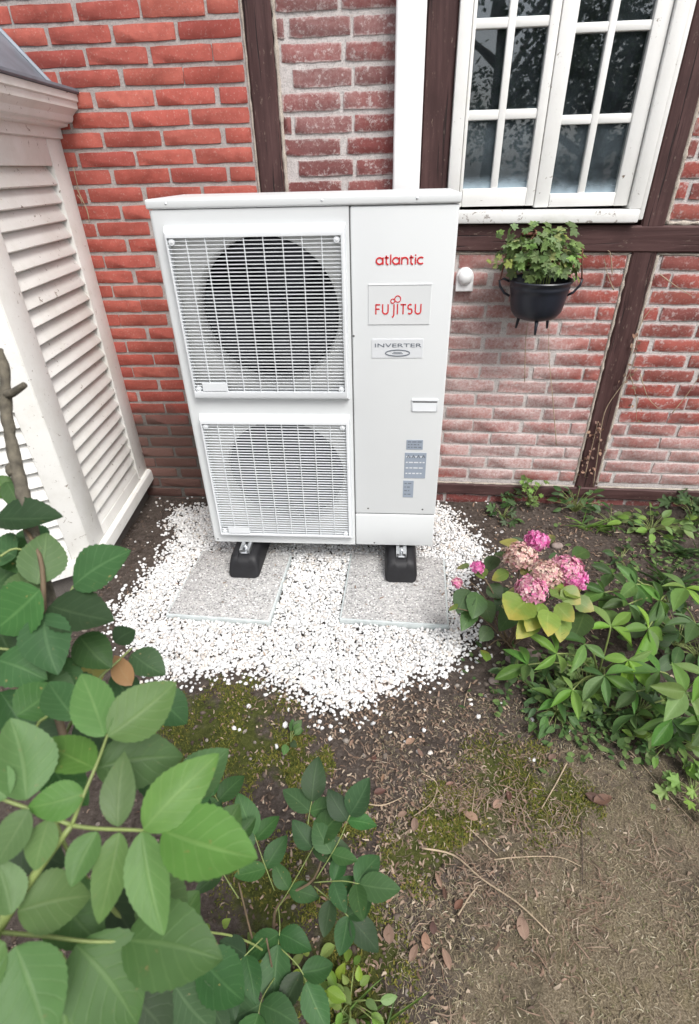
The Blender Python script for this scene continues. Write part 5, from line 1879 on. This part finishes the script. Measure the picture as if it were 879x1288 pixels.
weed(on_z(632, 652, GZ), 'small dark green lobed weed at the wall foot near the heat pump', 0.07, 0.08, 12, W1, 0.055)
weed(on_z(664, 640, GZ), 'upright pale green weed growing tallest against the brick wall', 0.20, 0.055, 24, W2, 0.036)
weed(on_z(640, 632, GZ), 'grey green lobed seedling on the wall foot left of the tallest weed', 0.10, 0.05, 12, W1, 0.040)
weed(on_z(722, 645, GZ), 'tufted mid green weed at the foot of the lower timber post', 0.12, 0.11, 34, L_weed, 0.05, 0.45)
weed(on_z(818, 668, GZ), 'leafy bright green weed below the bricks at far right', 0.07, 0.15, 36, L_weedb, 0.055, 0.55)
weed(on_z(768, 660, GZ), 'sparse green weed on the soil between the post and the far right weeds', 0.05, 0.11, 18, L_weed, 0.05, 0.45)
weed(on_z(872, 655, GZ), 'dark green lobed weed beside the wall at the right edge', 0.12, 0.16, 40, W1, 0.065)
weed(on_z(868, 1000, GZ), 'small lime green weed by the dry grass at the right edge', 0.06, 0.06, 16, W2, 0.045)
weed(on_z(840, 935, GZ), 'low mid green weed under the right edge hellebore', 0.06, 0.11, 34, L_weedb, 0.045, 0.5)
weed(on_z(700, 895, GZ), 'low weed with narrow leaves in front of the bright hellebore', 0.05, 0.12, 26, L_weed, 0.05, 0.42)
weed(on_z(365, 935, GZ), 'tiny dark green seedling in the moss below the gravel', 0.05, 0.035, 8, L_weed, 0.032, 0.7)
weed(on_z(655, 855, GZ), 'sparse weed between the stones and the hydrangea stems', 0.05, 0.09, 16, L_weed, 0.045, 0.5)
weed(on_z(880, 830, GZ), 'leafy weed filling the right edge between two hellebores', 0.10, 0.13, 30, L_weed, 0.06, 0.5)
weed(on_z(440, 1262, GZ), 'bright weed seedlings at the bottom beside the bindweed', 0.07, 0.07, 16, L_weedb, 0.034, 0.55)
weed(on_z(735, 872, GZ), 'lobed pale weed at the foot of the bright hellebore', 0.08, 0.10, 26, W2, 0.05)
weed(on_z(800, 905, GZ), 'lobed mid green weed between the two front hellebores', 0.09, 0.12, 34, W1, 0.055)
weed(on_z(850, 815, GZ), 'broad leaved green weed among the hellebores at right', 0.14, 0.13, 26, kinds('weed', n=10), 0.085, 0.5)
weed(on_z(780, 705, GZ), 'small dull green weed on the bare soil behind the flowers', 0.04, 0.08, 12, L_weed, 0.045, 0.45)
for (u, v, n, h, lab, ks) in ((838, 742, 26, .16, 'long green grass tuft leaning over the soil at right', L_bladed), (742, 668, 20, .10, 'short yellowish grass tuft by the timber post', L_blade), (862, 700, 24, .13, 'grass tuft near the wall at the right edge', L_bladed), (460, 1300, 14, .1, 'small grass tuft at the bottom edge', L_blade), (755, 905, 16, .1, 'grass blades below the bright hellebore', L_bladed)):
    b = on_z(u, v, GZ)
    root = thing('grass_tuft', b, lab, 'grass')
    for k in range(n):
        a = random.uniform(0, 6.283)
        p = Vector(b) + Vector((random.uniform(-0.05, 0.05), random.uniform(-0.03, 0.03), 0))
        e = p + Vector((math.cos(a) * h * 0.9, math.sin(a) * h * 0.6, h * random.uniform(0.2, 0.8)))
        leaf(root, random.choice(ks), p, e, Vector((0, 0, 1)) + jv(0.4), width=0.006, name='blade')

# ------------------------------------------------------------------ ground cover: moss, straw, litter, crumbs
def blades(n, where, lmin, lmax, wmin, wmax, zoff, lift, bend=0.25, hfun=None):
    """flat strips of two quads, scattered"""
    V, F = [], []
    c = 0
    tries = 0
    while c < n and tries < n * 12:
        tries += 1
        x, y_ = where()
        if x is None or gravel_depth(x, y_) and random.random() < 0.93 or on_slab(x, y_):
            continue
        a = random.uniform(0, 6.283)
        l_, w_ = random.uniform(lmin, lmax), random.uniform(wmin, wmax) / 2
        dx, dy = math.cos(a), math.sin(a)
        z = ground_h(x, y_) + zoff
        lf = random.uniform(0, lift)
        bx = random.uniform(-bend, bend) * l_
        pts = [(x, y_, z), (x + dx * l_ / 2 - dy * bx, y_ + dy * l_ / 2 + dx * bx, z + lf * l_ + 0.002), (x + dx * l_, y_ + dy * l_, z + lf * l_ * random.uniform(0.2, 1.9))]
        o_ = len(V)
        tw = random.uniform(-0.6, 0.6)
        for i, p in enumerate(pts):
            ww = w_ * (1.0 if i < 2 else 0.4)
            V.append((p[0] - dy * ww, p[1] + dx * ww, p[2] + tw * ww))
            V.append((p[0] + dy * ww, p[1] - dx * ww, p[2] - tw * ww))
        F += [(o_, o_ + 1, o_ + 3, o_ + 2), (o_ + 2, o_ + 3, o_ + 5, o_ + 4)]
        c += 1
    return np.array(V), np.array(F)


def in_dry():
    x, y_ = random.uniform(0.25, 1.7), random.uniform(-1.75, -0.62)
    d = 1 - math.hypot((x - 1.05) / 1.0, (y_ + 1.35) / 0.85)
    if d + 0.5 * noise.noise((x * 4, y_ * 4, 2)) < random.uniform(-0.35, 0.35):
        return None, None
    if noise.noise((x * 7, y_ * 7, 12)) + 0.5 * noise.noise((x * 22, y_ * 22, 3)) < random.uniform(-0.6, 0.5) or spot_value(x, y_, SPOT_MOSS) > random.uniform(0.0, 0.9):
        return None, None
    return x, y_


V, F = blades(34000, in_dry, 0.003, 0.017, 0.0006, 0.0017, 0.001, 0.16, 0.1)
tag(link('dry_grass', raw_mesh('dry_grass', V, F, M['straw'])), 'mat of short dry clipped grass over the ground at lower right', 'dry grass', kind='stuff')


def in_moss():
    a, b, r = random.choice(SPOT_MOSS[:5] + SPOT_MOSS[:1] * 3 + SPOT_MOSS)
    ang, q = random.uniform(0, 6.283), r * math.sqrt(random.random())
    x, y_ = a + q * math.cos(ang), b + q * math.sin(ang)
    if noise.noise((x * 13, y_ * 13, 6)) < random.uniform(-0.2, 0.3):
        return None, None
    return x, y_


V, F = blades(17000, in_moss, 0.004, 0.010, 0.0014, 0.003, 0.0, 0.9)
tag(link('moss', raw_mesh('moss', V, F, M['moss'])), 'olive green moss patches on the soil in front of the gravel', 'moss', kind='stuff')


def in_lit():
    x, y_ = random.gauss(0.33, 0.22), random.gauss(-0.98, 0.20)
    if y_ > -0.55 and x < 0.6:
        return None, None
    return x, y_


V1, F1 = blades(2100, in_lit, 0.004, 0.018, 0.0015, 0.006, 0.003, 0.4, 0.25)
V2, F2 = blades(1800, lambda: (random.uniform(-2.4, 2.8), random.uniform(-2.2, 0.5)), 0.004, 0.016, 0.0015, 0.006, 0.003, 0.35, 0.2)
V3, F3 = blades(1100, lambda: (random.gauss(1.05, 0.3), random.gauss(0.05, 0.28)), 0.006, 0.024, 0.002, 0.007, 0.003, 0.35, 0.15)
V4, F4 = blades(600, lambda: (random.gauss(0.2, 0.25), random.gauss(-0.68, 0.07)), 0.004, 0.016, 0.0015, 0.006, 0.010, 0.35, 0.2)
V = np.concatenate([V1, V2, V3, V4])
o1, o2, o3 = len(V1), len(V1) + len(V2), len(V1) + len(V2) + len(V3)
F = np.concatenate([F1, F2 + o1, F3 + o2, F4 + o3])
def in_tangle():
    x, y_ = random.gauss(0.64, 0.22), random.gauss(-1.03, 0.14)
    if noise.noise((x * 9, y_ * 9, 31)) < random.uniform(-0.1, 0.4):
        return None, None
    return x, y_


V5, F5 = blades(1300, in_tangle, 0.010, 0.050, 0.0008, 0.0020, 0.003, 0.3, 0.3)
F = np.concatenate([F, F5 + len(V)])
V = np.concatenate([V, V5])
sv_, sf_ = [], []
while len(sf_) < 320:
    x, y_ = random.uniform(-0.8, 0.7), random.uniform(-0.75, 0.3)
    if not gravel_depth(x, y_) or on_slab(x, y_, -0.02) and random.random() < 0.6:
        continue
    z = PADZ + 0.004 if on_slab(x, y_) else -0.112
    a, l_, w_ = random.uniform(0, 6.283), random.uniform(0.003, 0.011), random.uniform(0.001, 0.003)
    d_, e_ = Vector((math.cos(a), math.sin(a), random.uniform(-0.2, 0.4))) * l_, Vector((-math.sin(a), math.cos(a), 0.2)) * w_
    p = Vector((x, y_, z))
    o_ = len(sv_)
    sv_ += [tuple(p - d_ - e_), tuple(p + d_ * 0.3 - e_), tuple(p + d_ + e_ * 0.3), tuple(p - d_ * 0.6 + e_)]
    sf_.append((o_, o_ + 1, o_ + 2, o_ + 3))
F = np.concatenate([F, np.array(sf_) + len(V)])
V = np.concatenate([V, np.array(sv_)])
tag(link('leaf_litter', raw_mesh('leaf_litter', V, F, M['litter'])), 'scatter of small brown leaf fragments over the bare soil', 'leaf litter', kind='stuff')

cp = []
for _ in range(16000):
    x, y_ = random.uniform(-2.4, 2.8), random.uniform(-2.2, 0.53)
    if gravel_depth(x, y_) or on_slab(x, y_, 0.01):
        continue
    cp.append((x, y_, ground_h(x, y_) + 0.001))
cpa = np.array(cp)
dryd = np.clip(np.hypot(cpa[:, 0] - 1.0, cpa[:, 1] + 1.35) / 0.8, 0.25, 1)
V, F = pebbles(cpa, rng.uniform(0.0015, 0.0058, len(cp)) * rng.uniform(0.5, 1.7, len(cp)) * dryd, 0.8)
tag(link('soil_crumbs', raw_mesh('soil_crumbs', V, F, M['crumb'])), 'loose crumbs of dark soil and grit around the gravel', 'soil', kind='stuff')

# low green ground cover at the right, under the hellebores
m_ = MB()


def gc_spot():
    u, v = random.choice([(random.gauss(800, 60), random.gauss(930, 22)), (random.gauss(760, 70), random.gauss(800, 60)), (random.gauss(840, 40), random.gauss(700, 30)), (random.gauss(690, 40), random.gauss(860, 30))])
    return on_z(u, v, GZ)


gl = MB()
for _ in range(900):
    p = gc_spot()
    if gravel_depth(p.x, p.y):
        continue
    p.z = ground_h(p.x, p.y) + random.uniform(0.006, 0.04)
    a = random.uniform(0, 6.283)
    l_, w_ = random.uniform(0.012, 0.032), random.uniform(0.004, 0.010)
    d = Vector((math.cos(a), math.sin(a), random.uniform(-0.3, 0.5)))
    s_ = Vector((-math.sin(a), math.cos(a), random.uniform(-0.4, 0.4))) * w_
    gl.add([p, p + d * l_ * 0.35 + s_, p + d * l_ * 0.75 + s_ * 0.8, p + d * l_, p + d * l_ * 0.75 - s_ * 0.8, p + d * l_ * 0.35 - s_], [(0, 1, 2, 3, 4, 5)])
M['cover'] = island_mat('ground cover', [(0, (0.045, 0.09, 0.03, 1)), (0.5, (0.09, 0.16, 0.05, 1)), (1, (0.16, 0.24, 0.08, 1))], 0.6, 0.2)
tag(gl.build('ground_cover', M['cover']), 'low green seedlings covering the soil under the hellebores', 'ground cover', kind='stuff')

# fallen leaves one can pick out
D1 = kinds('dead_leaf', n=8)
D2 = kinds('dead_leaf_dark', n=8)


def fallen(u, v, ang, ln, wr, ks, lab, grp=None):
    b = on_z(u, v, GZ)
    a = math.radians(ang)
    b.z = ground_h(b.x, b.y) + 0.012
    e = b + Vector((math.cos(a) * ln, math.sin(a) * ln, -0.001))
    o = link('fallen_leaf', random.choice(ks), None, frame(b, e, Vector((0, 0, 1)) + jv(0.25), wr=wr))
    return tag(o, lab, 'leaf', grp)


fallen(659, 1186, 88, 0.052, 0.5, D1, 'largest brown fallen leaf lying flat on the dry grass', )
fallen(487, 1140, 85, 0.052, 0.5, D1, 'pale tan fallen leaf just right of the dark rose leaves')
fallen(490, 1192, 95, 0.04, 0.6, D1, 'pinkish tan fallen leaf below the pale tan one')
fallen(745, 1012, 20, 0.06, 0.45, D2, 'dark curled rotten leaf near the right hand weeds')
fallen(735, 1000, -30, 0.06, 0.4, D2, 'dark shrivelled leaf lying over the curled rotten leaf')
fallen(372, 775 + 150, 40, 0.03, 0.5, D1, 'small brown leaf on the moss below the gravel')
for (u, v, a) in ((560, 1135, 80), (555, 1120, 120), (571, 1148, 60), (535, 1200, 90), (545, 1180, 110), (500, 1030, 40), (640, 1010, 70), (620, 1020, 30), (520, 1050, 100), (600, 1035, 150), (560, 990, 20), (480, 985, 70), (690, 960, 40), (530, 955, 130), (470, 1000, 10), (515, 1215, 80), (565, 1225, 95), (510, 940, 30), (440, 940, 60), (470, 960, 100)):
    fallen(u, v, a + random.uniform(-20, 20), random.uniform(0.025, 0.042), random.uniform(0.3, 0.6), D1 if random.random() < 0.75 else D2, 'small curled tan leaf among the litter between rose and dry grass', 'small fallen leaves')

# twigs
def twig(pts, r, lab, mm='twig', grp=None):
    P_ = []
    for (u, v) in pts:
        p = on_z(u, v, GZ)
        p.z = ground_h(p.x, p.y) + r + random.uniform(0.003, 0.012)
        P_.append(p)
    o = stem(None, P_, r, r * 0.6, mm, 'twig')
    return tag(o, lab, 'twig', grp)


twig([(530, 1070), (570, 1078), (605, 1110), (650, 1140), (690, 1178)], 0.0026, 'longest pale dry stalk lying diagonally across the ground')
twig([(575, 1155), (590, 1130), (600, 1118)], 0.0022, 'short pale forked stalk beside the longest stalk')
twig([(530, 975), (548, 985), (548, 1000), (540, 1015), (520, 1030)], 0.0016, 'thin curved stalk at the edge of the soil')
twig([(712, 962), (700, 985), (680, 1020)], 0.0022, 'straight tan stalk pointing at the dark curled leaf')
twig([(455, 1010), (480, 1015), (505, 1005)], 0.0022, 'short tan stalk by the dark rose leaves')
twig([(590, 1060), (592, 1035), (596, 1000), (598, 990)], 0.0016, 'pale upright straw in the litter')
twig([(620, 1085), (650, 1082), (700, 1080), (730, 1092)], 0.0016, 'thin brown stalk crossing the pale diagonal stalk')
twig([(730, 1030), (732, 1070), (731, 1115)], 0.0018, 'dark straight twig below the curled leaf', 'twig_dark')
twig([(585, 1240 - 200), (610, 1065), (625, 1080)], 0.0016, 'fine greyish stalk in the middle of the litter')
twig([(592, 860), (585, 880), (583, 895)], 0.0016, 'short tan twig on the bare soil right of the gravel')
twig([(565, 665), (572, 672), (578, 668), (574, 690), (566, 684)], 0.0024, 'small dark crooked twig on the white gravel right of the heat pump', 'twig_dark')
twig([(205, 645), (200, 672), (188, 690)], 0.0018, 'thin dark twig on the soil left of the gravel', 'twig_dark')
twig([(745, 925), (790, 945), (830, 990), (870, 1035)], 0.0016, 'long thin stalk at the right edge of the dry grass')
twig([(640, 815), (690, 830), (740, 838)], 0.002, 'brown stalk under the hydrangea')

# stones by the hydrangea
for (u, v, s_, lab) in ((646, 828, 0.022, 'rounded brown stone at the gravel edge below the hydrangea'), (668, 700 + 125, 0.024, 'larger brown stone behind the hydrangea stems'), (620, 858, 0.014, 'small grey stone on the bare soil'), (700, 690, 0.02, 'brown stone behind the pink flower heads'), (636, 843, 0.012, 'smallest stone next to the rounded brown stone')):
    p = on_z(u, v, GZ)
    p.z = ground_h(p.x, p.y) + s_ * 0.35
    bm = bmesh.new()
    bmesh.ops.create_icosphere(bm, subdivisions=3, radius=1.0)
    sd = random.uniform(0, 50)
    for vv in bm.verts:
        k = 1 + 0.22 * noise.noise(vv.co * 1.1 + Vector((sd, 0, 0))) + 0.06 * noise.noise(vv.co * 4 + Vector((sd, 3, 0)))
        vv.co = Vector((vv.co.x * 1.25, vv.co.y * 0.95, vv.co.z * 0.7)) * k * s_
    me = bpy.data.meshes.new('stone')
    bm.to_mesh(me)
    bm.free()
    me.materials.append(M['stone'])
    me.shade_smooth()
    tag(link('stone', me, None, Matrix.Translation(p)), lab, 'stone')

# ------------------------------------------------------------------ dead creeper on the lower post and bricks
cr = thing('dead_creeper', (1.27, WY - 0.02, -0.03), 'dry dead creeper with curled tan leaves clinging to the lower timber post', 'creeper')
DL = kinds('dead_leaf', n=6)
yc = WY - 0.020


def wl(u, v, y_=None):
    p = on_y(u, v, y_ or yc)
    return p


CRS = [[(746, 612), (752, 570), (760, 520), (778, 490), (792, 470), (800, 440), (803, 415)], [(792, 470), (800, 500), (800, 530)], [(805, 470), (815, 500), (830, 515)], [(845, 520), (865, 495), (885, 465)], [(803, 415), (810, 400), (822, 385)], [(735, 600), (745, 560), (752, 530)], [(770, 345), (768, 320), (764, 315)], [(772, 365), (764, 345), (760, 325)], [(700, 560), (695, 500), (690, 440), (692, 400)], [(660, 480), (661, 430), (664, 405)], [(830, 345), (850, 360), (870, 372)]]
for pl in CRS:
    stem(cr, [wl(u, v) for u, v in pl], 0.0022, 0.001, 'twig', 'tendril', 5)
for k in range(70):
    t_ = random.random()
    pl = random.choice(CRS[:2] + CRS[5:6] * 2 + CRS[:1])
    i = random.randrange(len(pl) - 1)
    s_ = random.random()
    u, v = pl[i][0] + (pl[i + 1][0] - pl[i][0]) * s_ + random.uniform(-8, 8), pl[i][1] + (pl[i + 1][1] - pl[i][1]) * s_
    p = wl(u, v, yc - random.uniform(0.002, 0.012))
    leaf(cr, random.choice(DL), p, p + jv(1).normalized() * random.uniform(0.010, 0.022), Vector((0, -1, 0.3)) + jv(0.5), wr=0.6)
dv = thing('dry_vine_twig', (-0.88, WY - 0.01, 1.0), 'bare dry vine twig on the red bricks behind the white louvred bay', 'twig')
for pl in ([(95, 235), (103, 250), (110, 268), (112, 280), (107, 276)], [(97, 245), (108, 260), (112, 275)], [(92, 210), (99, 240), (104, 262)]):
    stem(dv, [on_y(u, v, WY - 0.014) for u, v in pl], 0.0018, 0.001, 'twig', 'tendril', 5)

# ------------------------------------------------------------------ garden trees behind the viewer, seen in the window panes
def tree(x, y_, h, r, lab, seed):
    rnd = random.Random(seed)
    root = thing('garden_tree', (x, y_, GZ), lab, 'tree', 'garden trees facing the window')
    tr = MB()
    tr.tube([(0, 0, -0.2), (0.05, 0, h * 0.3), (0.0, 0.06, h * 0.6), (0.08, 0, h * 0.85)], [0.17, 0.13, 0.09, 0.03], 10)
    limbs = []
    for k in range(9):
        a = rnd.uniform(0, 6.28)
        z0_ = h * rnd.uniform(0.3, 0.7)
        e = Vector((math.cos(a) * r * 0.75, math.sin(a) * r * 0.75, z0_ + h * 0.18))
        tr.tube([(0.02, 0, z0_), (e.x * 0.5, e.y * 0.5, z0_ + h * 0.07), e], [0.06, 0.04, 0.015], 6)
        limbs.append(e)
    tr.build('trunk', M['bark'], root, smooth='all')
    lv = MB()
    cl_ = limbs + [Vector((rnd.gauss(0, r * 0.45), rnd.gauss(0, r * 0.45), h * rnd.uniform(0.35, 1.0))) for _ in range(26)]
    for c in cl_:
        cr_ = rnd.uniform(0.35, 0.6)
        for _ in range(150):
            p = c + Vector((rnd.gauss(0, cr_ * 0.5), rnd.gauss(0, cr_ * 0.5), rnd.gauss(0, cr_ * 0.42)))
            if p.z < 0.3:
                continue
            d = Vector((rnd.uniform(-1, 1), rnd.uniform(-1, 1), rnd.uniform(-0.7, 0.3))).normalized() * rnd.uniform(0.06, 0.11)
            s_ = d.cross(Vector((rnd.uniform(-1, 1), rnd.uniform(-1, 1), rnd.uniform(-1, 1)))).normalized() * rnd.uniform(0.02, 0.035)
            lv.add([p, p + d * 0.5 + s_, p + d, p + d * 0.5 - s_], [(0, 1, 2, 3)])
    o = lv.build('crown', M['tree_leaf'], root)
    tag(o, kind='stuff')


for i, (x, y_, h, r, lab) in enumerate(((1.6, -7.2, 5.2, 1.5, 'leafy garden tree mirrored in the left window panes'), (4.2, -8.6, 6.4, 1.9, 'tall leafy garden tree mirrored in the right window panes'), (-1.4, -9.0, 5.6, 1.8, 'leafy garden tree standing behind the viewer to the left'), (3.0, -6.2, 3.0, 1.1, 'short bushy garden tree mirrored low in the window panes'))):
    tree(x, y_, h, r, lab, 40 + i)
